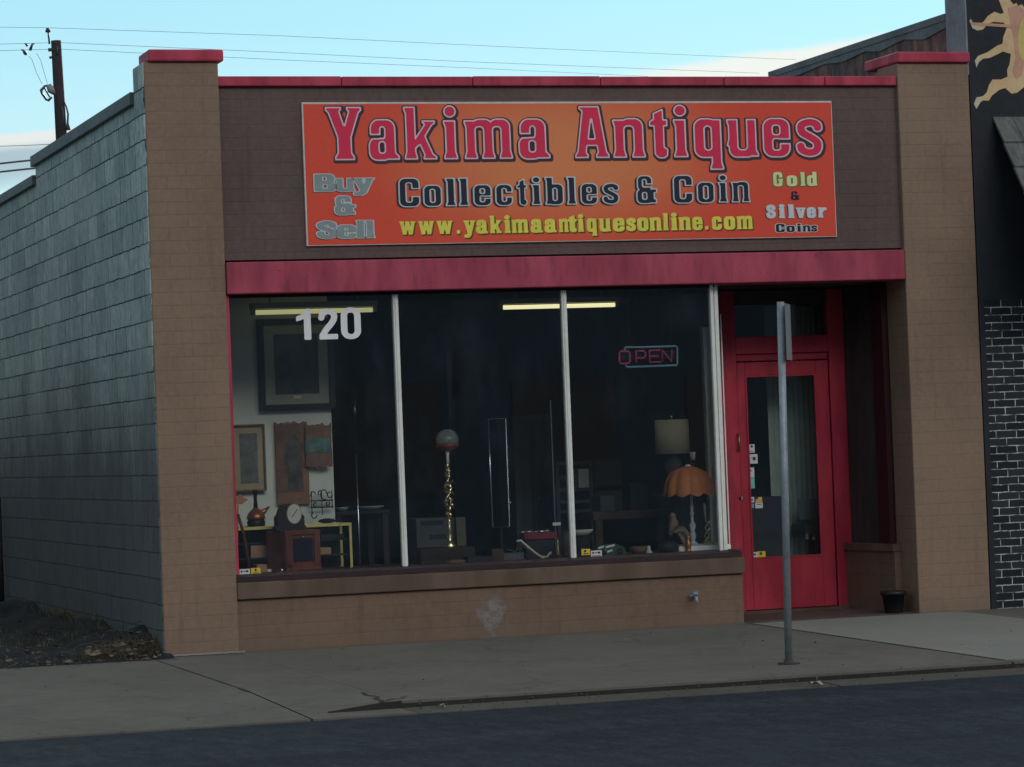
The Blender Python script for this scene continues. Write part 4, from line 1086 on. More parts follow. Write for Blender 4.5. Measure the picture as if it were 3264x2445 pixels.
# ================================================================== THINGS IN THE SHOP WINDOW
DZ = .575
M('frame_black', (.018, .018, .018), .4, .2); M('mat_cream', (.42, .42, .34), .8, .08); M('print_dark', (.075, .085, .085), .6, .45, 9)
M('frame_gold', (.20, .15, .08), .5, .3, 30); M('mat_tan', (.46, .38, .26), .8, .1); M('print_grey', (.16, .18, .17), .7, .35, 9)
M('red_wood', (.20, .062, .040), .5, .3, 6, stretch=(1, 1, .3)); M('brown_wood', (.075, .042, .028), .5, .3, 6); M('dark_wood', (.028, .018, .017), .45, .3, 6)
M('brass', (.74, .64, .36), .27, .15, 9, metal=.9); M('brass_pale', (.86, .74, .26), .4, .1, 9, metal=.25); M('chrome', (.62, .65, .66), .25, .1, 9, metal=.9)
M('iron', (.02, .02, .022), .6, .2); M('ivory', (.80, .80, .72), .5, .1); M('dial_white', (.72, .74, .68), .5, .06)
M('copper', (.62, .24, .10), .35, .25, 12, metal=.7); M('board_brown', (.19, .12, .09), .8, .35, 5); M('board_rust', (.31, .17, .12), .8, .25, 6)
M('canvas_dark', (.11, .10, .09), .8, .5, 7); M('bark', (.25, .15, .11), .85, .3, 9); M('paint_teal', (.12, .22, .20), .8, .4, 12)
M('tan_box', (.46, .29, .18), .7, .15, 4); M('dark_box', (.02, .022, .03), .6, .3); M('grey_box', (.075, .09, .085), .7, .25, 5)
M('olive_panel', (.11, .11, .07), .7, .2, 6); M('crimson_cloth', (.24, .03, .05), .7, .2, 6); M('amber_shade', (.56, .19, .055), .6, .16, 8)
M('shade_cream', (.66, .60, .38), .7, .08, 3); M('white_cloth', (.86, .87, .84), .7, .08, 5); M('crystal', (.62, .66, .70), .12, .3, 40)
M('figure_tan', (.20, .14, .10), .6, .35, 8); M('toy_green', (.03, .09, .06), .45, .3, 8); M('globe_grey', (.20, .23, .22), .25, .4, 9)
M('globe_red', (.28, .05, .04), .35, .3, 9); M('plate_pale', (.62, .64, .54), .4, .1); M('grey_fabric', (.13, .14, .16), .9, .15)
def bars(mb, a, c, z0, z1, wd, y0, y1):
    mb.box(a, a + wd, y0, y1, z0, z1); mb.box(c - wd, c, y0, y1, z0, z1)
    mb.box(a + wd, c - wd, y0, y1, z0, z0 + wd); mb.box(a + wd, c - wd, y0, y1, z1 - wd, z1)
def framed(name, q, outer, inner, Y, fw, mats, label, plaque=None):
    a, c, z0, z1 = RQ(q, *outer, Y); c = min(c, PX1 + .05)
    th = thing(name, ((a + c) / 2, Y, z0), label, 'picture', 'pictures on the pale wall')
    mb = B(); bars(mb, a, c, z0, z1, fw, Y - .02, Y + .03); part('frame', mb, mats[0], th, bevel=.004)
    mb = B(); mb.box(a + fw, c - fw, Y + .005, Y + .02, z0 + fw, z1 - fw); part('mat', mb, mats[1], th)
    ia, ic, iz0, iz1 = RQ(q, *inner, Y)
    mb = B(); mb.box(ia, ic, Y + .002, Y + .006, iz0, iz1); part('print', mb, mats[2], th)
    if plaque:
        pa, pc, pz0, pz1 = RQ(q, *plaque, Y); mb = B(); mb.box(pa, pc, Y, Y + .006, pz0, pz1); part('plaque', mb, 'brass_pale', th)
    return th
framed('framed_picture', q4, (205, 190, 604, 674), (290, 272, 522, 590), 1.50, .048, ('frame_black', 'mat_cream', 'print_dark'), 'large dark picture in a black frame with pale mat', (392, 598, 432, 612))
framed('framed_picture', q4, (62, 750, 242, 1105), (108, 798, 202, 1062), 1.50, .016, ('frame_gold', 'mat_tan', 'print_grey'), 'small tan matted picture half hidden behind the left pilaster')
# brown panel and the ragged bark painting over it
a, c, z0, z1 = RQ(q4, 300, 735, 470, 1172, 1.50)
th = thing('wooden_picture', ((a + c) / 2, 1.5, z0), 'tall brown wooden panel with a rust border on the pale wall', 'wall panel')
mb = B(); rnd = random.Random(3)
pts = [(a, z0), (c, z0)] + [(c + rnd.uniform(-.004, .004), z0 + (z1 - z0) * k / 8) for k in range(1, 8)] + [(c, z1 - .01)] + [(c - (c - a) * k / 10, z1 - .01 + rnd.uniform(-.012, .012)) for k in range(1, 10)] + [(a, z1)]
mb.prism(pts, 1.50, 1.53); part('board', mb, 'board_rust', th)
mb = B(); mb.box(a + .006, c - .05, 1.494, 1.499, z0 + .10, z1 - .02); part('dark_field', mb, 'board_brown', th)
ia, ic, iz0, iz1 = RQ(q4, 345, 800, 440, 1100, 1.49); mb = B()
mb.prism([(ia + .02, iz0), (ic, iz0 + .02), (ic - .02, iz0 + .3), (ic + .01, iz1 - .1), (ic - .06, iz1), (ia + .02, iz1 - .06), (ia - .01, iz1 - .25), (ia + .03, iz0 + .2)], 1.488, 1.493); part('painted_figure', mb, 'canvas_dark', th)
a, c, z0, z1 = RQ(q4, 452, 750, 592, 976, 1.46); c = min(c, PX1 - .005)
th = thing('bark_painting', ((a + c) / 2, 1.46, z0), 'ragged edged brown painting with a teal band beside the wooden panel', 'painting')
mb = B(); pts = []
for k in range(12): pts.append((a + (c - a) * k / 12, z0 + rnd.uniform(-.02, .02)))
for k in range(8): pts.append((c + rnd.uniform(-.006, .004), z0 + (z1 - z0) * k / 8))
for k in range(12): pts.append((c - (c - a) * k / 12, z1 + rnd.uniform(-.015, .015) - .05 * k * 0))
for k in range(8): pts.append((a + rnd.uniform(-.004, .01), z1 - (z1 - z0) * k / 8))
mb.prism(pts, 1.46, 1.475); part('bark_sheet', mb, 'bark', th)
mb = B(); h_ = z1 - z0; mb.prism([(a, z0 + h_ * .35), (c - .01, z0 + h_ * .34), (c - .01, z0 + h_ * .66), (a + .1, z0 + h_ * .70), (a, z0 + h_ * .64)], 1.454, 1.459); part('painted_band', mb, 'paint_teal', th)
# wrought iron scroll rack
a, c, z0, z1 = RQ(q4, 482, 1085, 602, 1245, 1.46)
mb = B(); mb.smooth = True
def I(u, v): return (a + (c - a) * u, 1.47, z0 + (z1 - z0) * v)
for v in (.36, .58): mb.tube([I(0, v), I(1, v)], .006, 6)
for (cx, cy, r, t0, t1) in ((.15, .78, .14, 0, 3.6), (.62, .80, .20, 0, 5), (.85, .78, .13, 1, 6), (.12, .12, .14, 2, 6.3), (.45, .84, .1, 0, 4), (.2, .47, .09, 0, 5), (.75, .47, .09, 2, 7)):
    mb.tube([I(cx + r * math.cos(t0 + (t1 - t0) * k / 12) * (.5 + .5 * k / 12), cy + r * math.sin(t0 + (t1 - t0) * k / 12) * (.5 + .5 * k / 12)) for k in range(13)], .005, 5)
for u in (.05, .5, .95): mb.tube([I(u, .1 if u < .9 else .3), I(u, .9)], .004, 5)
tag(part('iron_rack', mb, 'iron', None, I(.5, 0)), 'black wrought iron scroll rack at the right edge of the pale wall', 'rack')
# brass edged glass showcase
CY = .80
zt = PQ(q4, 600, 1273, CY).z; xr = PQ(q4, 701, 1400, CY).x; xl = W0 + .05
case = thing('display_case', ((xl + xr) / 2, CY, DZ), 'brass edged glass display case in the left window', 'display case')
mb = B(); mb.box(xl, xr, CY, CY + .02, zt - .022, zt); mb.box(xr - .02, xr, CY, CY + .02, DZ, zt - .023)
mb.box(xr - .02, xr, CY + .30, CY + .32, DZ, zt - .023); mb.box(xr - .02, xr, CY + .021, CY + .32, zt - .022, zt); mb.box(xl, xr - .021, CY + .30, CY + .32, zt - .022, zt)
part('brass_frame', mb, 'brass_pale', case)
mb = B(); mb.box(xl, xr - .02, CY + .021, CY + .299, zt - .010, zt - .006); part('top_glass', mb, 'door_glass', case)
sh = (zt - DZ)
mb = B(); mb.box(xl, xr - .021, CY + .03, CY + .30, DZ + sh * .62, DZ + sh * .645); mb.box(xl, xr - .021, CY + .03, CY + .30, DZ + sh * .28, DZ + sh * .305); part('shelf', mb, 'dark_wood', case)
mb = B(); mb.box(xl, xr - .021, CY + .30, CY + .315, DZ, zt - .025); part('back_panel', mb, 'dark_box', case)
def boxthing(name, q, px, Y, dep, mt, label, cat, base=None, bev=.004, grp=None):
    a, c, z0, z1 = RQ(q, *px, Y); z0 = base if base is not None else z0
    mb = B(); mb.box(a, c, Y, Y + dep, z0, z1)
    o = part(name, mb, mt, None, ((a + c) / 2, Y, z0), bevel=bev)
    return tag(o, label, cat, grp)
grp = 'boxes in the display case'
boxthing('cardboard_box', q4, (165, 1388, 250, 1450), CY + .05, .15, 'tan_box', 'tan box on the middle shelf left of the red wood cabinet', 'box', DZ + sh * .31, grp=grp)
boxthing('cardboard_box', q4, (198, 1490, 252, 1550), CY - .25, .15, 'tan_box', 'tan box at the bottom left beside the yellow sticker', 'box', DZ + .002, grp=grp)
boxthing('cardboard_box', q4, (532, 1400, 590, 1442), CY + .05, .15, 'tan_box', 'tan box on the middle shelf right of the red wood cabinet', 'box', DZ + sh * .31, grp=grp)
boxthing('cardboard_box', q4, (532, 1520, 600, 1545), CY + .04, .15, 'grey_box', 'dull grey box on the bottom shelf right of the red wood cabinet', 'box', DZ + .002, grp=grp)
boxthing('cardboard_box', q4, (535, 1330, 660, 1360), CY + .05, .15, 'dark_box', 'dark box high on the right side of the display case', 'box', DZ + sh * .65, grp=grp)
# mantel clock on the red wood cabinet
kx0, kx1 = PQ(q4, 345, 1430, .50), PQ(q4, 532, 1430, .56)
kb0 = PQ(q4, 250, 1430, .72)
ktop = PQ(q4, 430, 1308, .53).z
cab = thing('wooden_cabinet', ((kx0.x + kx1.x) / 2, .56, DZ), 'small red brown wooden cabinet with a dark square opening, clock on top', 'cabinet')
mb = B(); mb.prism_xy([(kx0.x, .50), (kx1.x, .56), (kx1.x - .06, .79), (kb0.x, .73)], DZ + .001, ktop); part('body', mb, 'red_wood', cab, bevel=.006)
fd_ = Vector((kx1.x - kx0.x, .06, 0)); fl_ = fd_.length; fd_.normalize(); ang = math.atan2(fd_.y, fd_.x); rot = Matrix.Rotation(ang, 3, 'Z')
ctr = (kx0 + kx1) / 2; hz = (DZ + ktop) / 2
mb = B()
for sx_, sz_, ox_, oz_ in ((fl_, .03, 0, ktop - hz - .02), (fl_, .05, 0, DZ - hz + .03), (.05, ktop - DZ - .06, -fl_ / 2 + .03, 0), (.05, ktop - DZ - .06, fl_ / 2 - .03, 0)):
    mb.rbox((ctr.x + fd_.x * ox_ + .001, .53 + fd_.y * ox_ - .008, hz + oz_), (sx_, .018, sz_), rot)
part('front_frame', mb, 'red_wood', cab, bevel=.003)
oz = (PQ(q4, 440, 1412, .5).z); oh = PQ(q4, 440, 1352, .5).z - PQ(q4, 440, 1475, .5).z; ow = PQ(q4, 496, 1400, .5).x - PQ(q4, 386, 1400, .5).x
mb = B(); mb.rbox((PQ(q4, 441, 1412, .53).x, .528, oz), (ow, .012, oh), rot); part('opening', mb, M('dark_blue_cloth', (.012, .012, .03), .7, .2), cab)
mb = B(); mb.smooth = True; mb.ball((PQ(q4, 441, 1345, .5).x, .51, PQ(q4, 441, 1345, .5).z), .007, 6); part('knob', mb, 'chrome', cab)
ca, cc_, cz0, cz1 = RQ(q4, 296, 1168, 456, 1300, .56); cw_ = (cc_ - ca)
clock = thing('mantel_clock', ((ca + cc_) / 2, .56, ktop), 'dark arched mantel clock with a round white dial', 'clock')
prof = [(ca, ktop + .001), (cc_, ktop + .001), (cc_, ktop + .03), (cc_ - .012, ktop + .035), (cc_ - .012, ktop + (cz1 - ktop) * .5)]
xm, rz = (ca + cc_) / 2, (cz1 - ktop) * .5
for k in range(1, 14):
    t_ = math.pi * k / 14; prof.append((xm + (cw_ / 2 - .028) * math.cos(t_), ktop + rz + rz * math.sin(t_)))
prof += [(ca + .012, ktop + rz), (ca + .012, ktop + .035), (ca, ktop + .03)]
mb = B(); mb.prism(prof, .56, .68); part('case', mb, 'dark_wood', clock, bevel=.004)
dc = PQ(q4, 394, 1222, .555); rx = (PQ(q4, 430, 1222, .555).x - dc.x); rz_ = dc.z - PQ(q4, 394, 1272, .555).z
mb = B(); mb.prism([(dc.x + rx * math.cos(i * .2618), dc.z + rz_ * math.sin(i * .2618)) for i in range(24)], .553, .559); part('dial', mb, 'dial_white', clock)
mb = B(); mb.prism([(dc.x + rx * 1.12 * math.cos(i * .2618), dc.z + rz_ * 1.1 * math.sin(i * .2618)) for i in range(24)], .5555, .5595); part('bezel', mb, 'brass', clock)
mb = B(); mb.tube([(dc.x, .551, dc.z), (dc.x + rx * .5, .551, dc.z + rz_ * .5)], .003, 5); mb.tube([(dc.x, .551, dc.z), (dc.x - rx * .35, .551, dc.z - rz_ * .35)], .003, 5)
part('hand', mb, 'iron', clock)
# copper ewer with a long dark neck
ec = PQ(q4, 193, 1266, .90); sc = (PQ(q4, 293, 1266, .9).x - ec.x) / 100
ew = thing('copper_jug', (ec.x, .9, zt), 'copper jug with a long dark neck and pointed spout on the display case', 'jug')
ez = lambda y: PQ(q4, 193, y, .9).z - zt
mb = B(); mb.smooth = True; mb.lathe([(.03 * 1, ez(1255)), (50 * sc, ez(1250)), (46 * sc, ez(1232)), (34 * sc, ez(1212)), (16 * sc, ez(1196)), (10 * sc, ez(1188))], (ec.x, .9, zt), 24); part('body', mb, 'copper', ew)
mb = B(); mb.smooth = True; mb.lathe([(12 * sc, ez(1196)), (9 * sc, ez(1150)), (10 * sc, ez(1110)), (13 * sc, ez(1096)), (9 * sc, ez(1094))], (ec.x, .9, zt), 16); part('neck', mb, 'dark_wood', ew)
mb = B(); mb.smooth = True; mb.tube([PQ(q4, 215, 1222, .89), PQ(q4, 238, 1206, .89), PQ(q4, 264, 1184, .89)], [20 * sc, 12 * sc, 3 * sc], 10); part('spout', mb, 'copper', ew)
mb = B(); mb.smooth = True; mb.lathe([(42 * sc, .0), (46 * sc, .008), (48 * sc, ez(1268)), (40 * sc, ez(1250))], (ec.x, .9, zt + .002), 20); part('foot', mb, 'dark_wood', ew)
# leaning rod, small things
mb = B(); mb.smooth = True; mb.tube([PQ(q4, 97, 1225, .42), PQ(q4, 128, 1330, .44), (PQ(q4, 160, 1480, .5).x, .5, DZ + .002)], .012, 8)
tag(part('wooden_rod', mb, 'red_wood', None, (PQ(q4, 160, 1480, .5).x, .5, DZ)), 'dark red wooden rod leaning at the left edge of the window', 'rod')
mb = B(); p = PQ(q4, 118, 1148, .55)
mb.prism([(p.x - .05, p.z - .03), (p.x + .0, p.z - .035), (p.x + .05, p.z), (p.x + .01, p.z + .02), (p.x - .01, p.z + .05), (p.x - .03, p.z + .02), (p.x - .06, p.z + .03)], .55, .56)
mb.tube([(p.x - .03, .556, p.z), (p.x - .06, .556, DZ)], .006, 6)
tag(part('leaf_ornament', mb, M('pale_orange', (.55, .27, .16), .6, .2), None, (p.x - .05, .556, DZ)), 'small pale orange leaf shaped ornament at the left window edge', 'ornament')
p = PQ(q4, 567, 1266, .95); mb = B(); mb.smooth = True; mb.lathe([(.03, 0), (.075, .012), (.06, .03), (.02, .038)], (p.x, .95, zt + .001), 18)
tag(part('metal_dish', mb, 'iron', None, (p.x, .95, zt)), 'low dark dish on the right end of the display case', 'dish')
# slender chrome lamp and dark table deep in the shop
p = PQ(q4, 720, 900, 2.6)
fl2 = thing('floor_lamp', (p.x, 2.6, 0), 'slender chrome floor lamp in the dark behind the left pane', 'lamp')
mb = B(); mb.smooth = True; mb.tube([(p.x, 2.6, .03), (p.x, 2.6, PQ(q4, 720, 905, 2.6).z)], .008, 10); part('pole', mb, 'chrome', fl2)
mb = B(); mb.smooth = True; mb.lathe([(.012, 0), (.022, .05), (.014, .16)], (p.x, 2.6, PQ(q4, 720, 712, 2.6).z), 14); part('lamp_head', mb, 'chrome', fl2)
mb = B(); mb.smooth = True; mb.tube([(p.x, 2.6, PQ(q4, 720, 905, 2.6).z), (p.x, 2.6, PQ(q4, 720, 712, 2.6).z)], .005, 8); part('stem', mb, 'iron', fl2)
mb = B(); mb.smooth = True; mb.lathe([(.13, 0), (.13, .02), (.02, .035)], (p.x, 2.6, .0), 24); part('base', mb, 'iron', fl2)
a, c, z0, z1 = RQ(q4, 606, 1205, 900, 1215, 3.2)
tb = thing('dark_table', ((a + c) / 2, 3.4, 0), 'dark table with pale dishes behind the left pane', 'table')
mb = B(); mb.box(a, c, 3.2, 3.8, z1 - .03, z1); part('table_top', mb, 'dark_wood', tb)
for x in (a + .04, c - .04):
    for y in (3.24, 3.76): mb = B(); mb.box(x - .025, x + .025, y - .025, y + .025, 0, z1 - .03); part('leg', mb, 'dark_wood', tb)
for px, rr_, lab in ((645, .06, 'small pale dish at the left of the dark table'), (795, .12, 'wide pale dish at the right of the dark table')):
    p = PQ(q4, px, 1195, 3.35); mb = B(); mb.smooth = True; mb.lathe([(rr_ * .6, 0), (rr_, .025), (rr_ * 1.02, .035), (rr_ * .5, .02)], (p.x, 3.35, z1 + .001), 20)
    tag(part('dish', mb, 'plate_pale', None, (p.x, 3.35, z1)), lab, 'dish')

# ---- middle pane
bx0, bx1, _, bt = RQ(q5, 150, 1402, 620, 1500, .62)
ped = boxthing('black_plinth', q5, (150, 1402, 440, 1500), .62, .35, 'dark_wood', 'low black plinth under the ornate brass lamp', 'plinth', DZ)
lc = PQ(q5, 306, 1400, .78); k_ = (PQ(q5, 406, 1400, .78).x - lc.x) / 100
lz = lambda y: PQ(q5, 306, y, .78).z
lamp = thing('brass_lamp', (lc.x, .78, lz(1400)), 'tall ornate twisted brass lamp with a grey and red globe', 'lamp')
bz = bt
mb = B(); mb.smooth = True; mb.lathe([(34 * k_, bz + .001 - lz(1400)), (36 * k_, .01), (22 * k_, lz(1370) - lz(1400)), (12 * k_, lz(1355) - lz(1400)), (17 * k_, lz(1335) - lz(1400)), (10 * k_, lz(1320) - lz(1400)), (19 * k_, lz(1308) - lz(1400)), (9 * k_, lz(1290) - lz(1400)), (13 * k_, lz(1262) - lz(1400)), (8 * k_, lz(1240) - lz(1400))], (lc.x, .78, lz(1400)), 20); part('base', mb, 'brass', lamp)
mb = B(); mb.smooth = True
for ph in (0, math.pi):
    pts = []
    for i in range(40):
        u = i / 39; yv = 1240 + (955 - 1240) * u; p = PQ(q5, 300 - 8 * u, yv, .78); rr_ = (13 * math.sin(math.pi * min(1, u * 1.1 + .1)) * (.75 + .5 * math.sin(i * 1.9 + ph)) + 5) * k_
        pts.append((p.x + rr_ * math.cos(ph + u * 11), .78 + rr_ * math.sin(ph + u * 11), p.z))
    mb.tube(pts, [(6.5 + 4.5 * math.sin(i * .9 + ph) ** 2) * k_ for i in range(40)], 8)
part('twisted_stem', mb, 'brass', lamp)
for yv, sg in ((1010, -1), (1060, 1), (1120, 1), (1145, -1), (1190, 1), (1225, -1)):
    mb = B(); mb.smooth = True; p = PQ(q5, 300, yv, .78); mb.tube([p, (p.x + sg * 16 * k_, .77, p.z + .015), (p.x + sg * 28 * k_, .76, p.z - .008)], [5 * k_, 9 * k_, 2 * k_], 8)
    part('leaf_scroll', mb, M('old_bronze', (.12, .09, .06), .35, .3, 20, metal=.7), lamp)
mb = B(); mb.smooth = True; mb.tube([PQ(q5, 294, 960, .78), PQ(q5, 292, 915, .78), PQ(q5, 291, 885, .78)], [9 * k_, 8 * k_, 14 * k_], 10); part('socket', mb, 'ivory', lamp)
gc = PQ(q5, 290, 835, .78); gr = 60 * k_
mb = B(); mb.smooth = True; mb.lathe([(gr * math.cos(t_), gr * .95 * math.sin(t_)) for t_ in [(-.35 + (1.57 + .35) * i / 12) for i in range(13)]], gc, 24); part('globe', mb, 'globe_grey', lamp)
mb = B(); mb.smooth = True; mb.lathe([(gr * .55, -gr * .85), (gr * .9, -gr * .55), (gr * 1.02, -gr * .33), (gr * .96, -gr * .30)], gc, 24); part('globe_band', mb, 'globe_red', lamp)
a, c, z0, z1 = RQ(q5, 128, 1245, 338, 1420, 1.5)
cb2 = thing('grey_cabinet', ((a + c) / 2, 1.5, 0), 'grey green cabinet with dark slots behind the brass lamp', 'cabinet')
mb = B(); mb.box(a, c, 1.5, 1.9, 0, z1); part('body', mb, 'grey_box', cb2, bevel=.006)
for v0, v1, u0, u1 in ((1258, 1282, 150, 270), (1330, 1355, 195, 320)):
    aa, cc_, zz0, zz1 = RQ(q5, u0, v0, u1, v1, 1.498); mb = B(); mb.box(aa, cc_, 1.496, 1.4995, zz0, zz1); part('slot', mb, 'dark_box', cb2)
boxthing('olive_board', q5, (340, 1240, 390, 1395), 1.45, .03, 'olive_panel', 'olive board standing upright right of the brass lamp base', 'board', 0.0)
p = PQ(q5, 335, 1478, .40); mb = B(); mb.smooth = True; mb.lathe([(.04, 0), (.085, .01), (.08, .028), (.03, .034)], (p.x, .40, DZ + .001), 20, 1, .6)
tag(part('clay_dish', mb, 'board_brown', None, (p.x, .4, DZ)), 'red brown dish on the window deck below the brass lamp', 'dish')
a, c, z0, z1 = RQ(q5, 518, 720, 610, 1292, 2.4)
sf2 = thing('metal_stand', ((a + c) / 2, 2.4, 0), 'thin rectangular chrome stand in the dark middle pane', 'stand')
mb = B(); mb.smooth = True; mb.tube([(a, 2.4, z1), (a, 2.4, z0), (c, 2.4, z0), (c, 2.4, z1), (a, 2.4, z1)], .010, 8); part('loop', mb, 'chrome', sf2)
mb = B(); mb.tube([((a + c) / 2, 2.4, z0), ((a + c) / 2, 2.4, .02)], .012, 8); mb.box((a + c) / 2 - .2, (a + c) / 2 + .2, 2.3, 2.5, 0, .02); part('foot', mb, 'iron', sf2)
mb = B(); p = PQ(q5, 622, 1165, 2.4); mb.smooth = True; mb.tube([(c, 2.4, p.z), (p.x + .01, 2.4, p.z)], .02, 8); part('knob', mb, 'chrome', sf2)
a, c, z0, z1 = RQ(q5, 868, 945, 1062, 1262, 3.0)
sh2 = thing('shelf_unit', ((a + c) / 2, 3.2, 0), 'grey green shelf unit behind the middle window bar', 'shelf')
mb = B(); mb.box(a, a + .03, 3.0, 3.4, 0, z1); mb.box(c - .03, c, 3.0, 3.4, 0, z1); part('side_panel', mb, 'grey_box', sh2)
for v in (945, 1020, 1085, 1150, 1200): z = PQ(q5, 960, v, 3.0).z; mb = B(); mb.box(a + .031, c - .031, 3.0, 3.4, z - .03, z); part('shelf_board', mb, 'grey_box', sh2)
mb = B(); mb.tube([(a - .03, 2.98, z1 + .55), (a - .03, 2.98, .0)], .012, 8); part('upright', mb, 'chrome', sh2)
boxthing('grey_box', q5, (985, 985, 1040, 1085), 2.98, .3, 'plate_pale', 'pale box on the shelf unit right of the middle window bar', 'box')
# red tray table with silver trinkets
a, c, z0, z1 = RQ(q5, 698, 1322, 872, 1356, .95)
tr_ = thing('red_case', ((a + c) / 2, 1.0, z0), 'shallow crimson case holding silver trinkets in the middle window', 'case')
mb = B(); mb.box(a, c, .95, 1.10, z0, z1); part('tray', mb, 'crimson_cloth', tr_, bevel=.004)
mb = B(); mb.box(a + .02, c - .02, .97, 1.08, DZ, z0 - .001); part('stand', mb, 'dark_box', tr_)
rnd = random.Random(5)
for i in range(9):
    x = a + (c - a) * rnd.uniform(.05, .85); mb = B(); mb.smooth = True; s0 = rnd.uniform(.012, .022)
    mb.ball((x, rnd.uniform(.97, 1.05), z1 + s0 * .5), s0, 6, 1.6, 1, .6); tag(part('trinket', mb, 'chrome', None, (x, 1, z1)), 'small silver trinket lying on the crimson case', 'trinket', 'trinkets on the crimson case')
boxthing('price_tag', q5, (848, 1268, 890, 1284), .96, .01, 'ivory', 'small white price tag above the crimson case', 'tag', None, 0)
p = PQ(q5, 869, 1285, .965); mb = B()
# forked pale bar on a green frame
mb = B(); mb.smooth = True; Y = .50
fb_ = thing('forked_bar', tuple(PQ(qT, 800, 820, Y)), 'pale metal bar with a hooked fork leaning on a thin green frame', 'metal bar')
mb.tube([PQ(qT, *p, Y) for p in ((430, 555), (490, 545), (560, 610), (680, 710), (770, 775))], .010, 8)
mb.tube([PQ(qT, *p, Y + .03) for p in ((500, 565), (540, 640), (640, 690), (740, 760))], .006, 8)
part('bar', mb, 'ivory', fb_)
mb = B(); mb.smooth = True; mb.tube([PQ(qT, *p, Y) for p in ((745, 745), (770, 775), (860, 775), (880, 735), (915, 710))], .010, 8)
mb.tube([PQ(qT, *p, Y) for p in ((800, 775), (790, 830))], .012, 8); part('fork', mb, 'plate_pale', fb_)
mb = B(); mb.smooth = True
mb.tube([PQ(qT, *p, Y + .06) for p in ((450, 570), (420, 690), (350, 760), (300, 830))], .006, 6); mb.tube([PQ(qT, *p, Y + .06) for p in ((420, 640), (520, 700), (620, 830))], .006, 6)
mb.tube([PQ(qT, *p, Y + .06) for p in ((280, 670), (370, 690), (450, 740), (400, 830))], .007, 6)
part('green_frame', mb, 'toy_green', fb_)
p = PQ(qT, 1018, 820, .36); kk = (PQ(qT, 1068, 820, .36).x - p.x) / 50
mb = B(); mb.smooth = True; mb.lathe([(24 * kk, 0), (27 * kk, .04), (16 * kk, .10), (9 * kk, .13), (10 * kk, .17)], (p.x, .36, DZ + .001), 16)
tag(part('brass_bottle', mb, 'brass', None, (p.x, .36, DZ)), 'small brass bottle at the foot of the middle window', 'bottle')
p = PQ(qT, 1155, 800, .55); kk = (PQ(qT, 1205, 820, .55).x - p.x) / 50
mb = B(); mb.smooth = True; mb.lathe([(70 * kk, 0), (92 * kk, .05), (98 * kk, .12), (80 * kk, .19), (50 * kk, .215)], (p.x, .55, DZ + .001), 24)
tag(part('brown_pot', mb, 'brown_wood', None, (p.x, .55, DZ)), 'round dark brown pot beside the middle window bar', 'pot')
p = PQ(qT, 1340, 435, .7); kk = (PQ(qT, 1390, 435, .7).x - p.x) / 50
ov = thing('oval_plate', (p.x, .7, p.z), 'pale oval plate on a dark stand behind the middle window bar', 'plate')
mb = B(); mb.smooth = True; mb.lathe([(100 * kk, -.02), (165 * kk, .02), (162 * kk, .026), (90 * kk, -.005)], (p.x, .7, p.z), 28, 1, .75); part('plate', mb, 'plate_pale', ov)
mb = B(); mb.smooth = True; mb.lathe([(60 * kk, DZ + .001 - p.z), (18 * kk, DZ + .03 - p.z), (18 * kk, -.03), (60 * kk, -.021)], (p.x, .7, p.z), 16); part('stand', mb, 'dark_wood', ov)

# ---- right pane
a, c, z0, z1 = RQ(q6, 150, 1203, 600, 1248, 1.9)
bn = thing('wooden_bench', ((a + c) / 2, 2.0, 0), 'dark red wooden bench behind the right pane', 'bench')
mb = B(); mb.box(a, c, 1.9, 2.3, z0, z1); part('seat_rail', mb, 'brown_wood', bn, bevel=.005)
for x in (a + .02, c - .07):
    for y in (1.9, 2.24): mb = B(); mb.box(x, x + .06, y, y + .06, 0, z0 - .001); part('leg', mb, 'brown_wood', bn)
boxthing('grey_box', q6, (188, 1126, 265, 1200), 2.0, .25, 'grey_box', 'grey box on the left end of the wooden bench', 'box', z1 + .001, grp='boxes on the bench')
boxthing('grey_box', q6, (345, 1060, 440, 1200), 2.05, .2, 'dark_box', 'taller dark box in the middle of the wooden bench', 'box', z1 + .001, grp='boxes on the bench')
# cream drum lamp on a side table
sc_ = PQ(q6, 571, 905, 1.45); k_ = (PQ(q6, 671, 905, 1.45).x - sc_.x) / 100; hz = lambda y: PQ(q6, 571, y, 1.45).z
dl = thing('table_lamp', (sc_.x, 1.45, hz(1110)), 'unlit table lamp with a cream drum shade in the right window', 'lamp', 'table lamps in the window')
mb = B(); mb.smooth = True
n_ = 28; mb.lathe([(86 * k_, 0), (84 * k_, (hz(725) - hz(905)))], (sc_.x, 1.45, hz(905)), n_); part('lamp_shade', mb, 'shade_cream', dl)
mb = B(); mb.smooth = True; mb.tube([(sc_.x, 1.45, hz(725)), (sc_.x, 1.45, hz(700))], .008, 8); part('finial', mb, 'brass', dl)
mb = B(); mb.smooth = True; mb.lathe([(40 * k_, 0), (42 * k_, .02), (14 * k_, .05), (46 * k_, (hz(975) - hz(1110))), (40 * k_, (hz(940) - hz(1110))), (10 * k_, (hz(906) - hz(1110)))], (sc_.x, 1.45, hz(1110)), 20); part('lamp_base', mb, 'olive_panel', dl)
st_ = thing('side_table', (sc_.x, 1.45, 0), 'dark side table under the cream drum lamp', 'table')
mb = B(); mb.smooth = True; mb.lathe([(.20, 0), (.20, .025)], (sc_.x, 1.45, hz(1110) - .027), 24); part('table_top', mb, 'dark_wood', st_)
mb = B(); mb.smooth = True; mb.lathe([(.15, 0), (.03, .05), (.025, hz(1110) - .03)], (sc_.x, 1.45, 0), 14); part('pedestal', mb, 'dark_wood', st_)
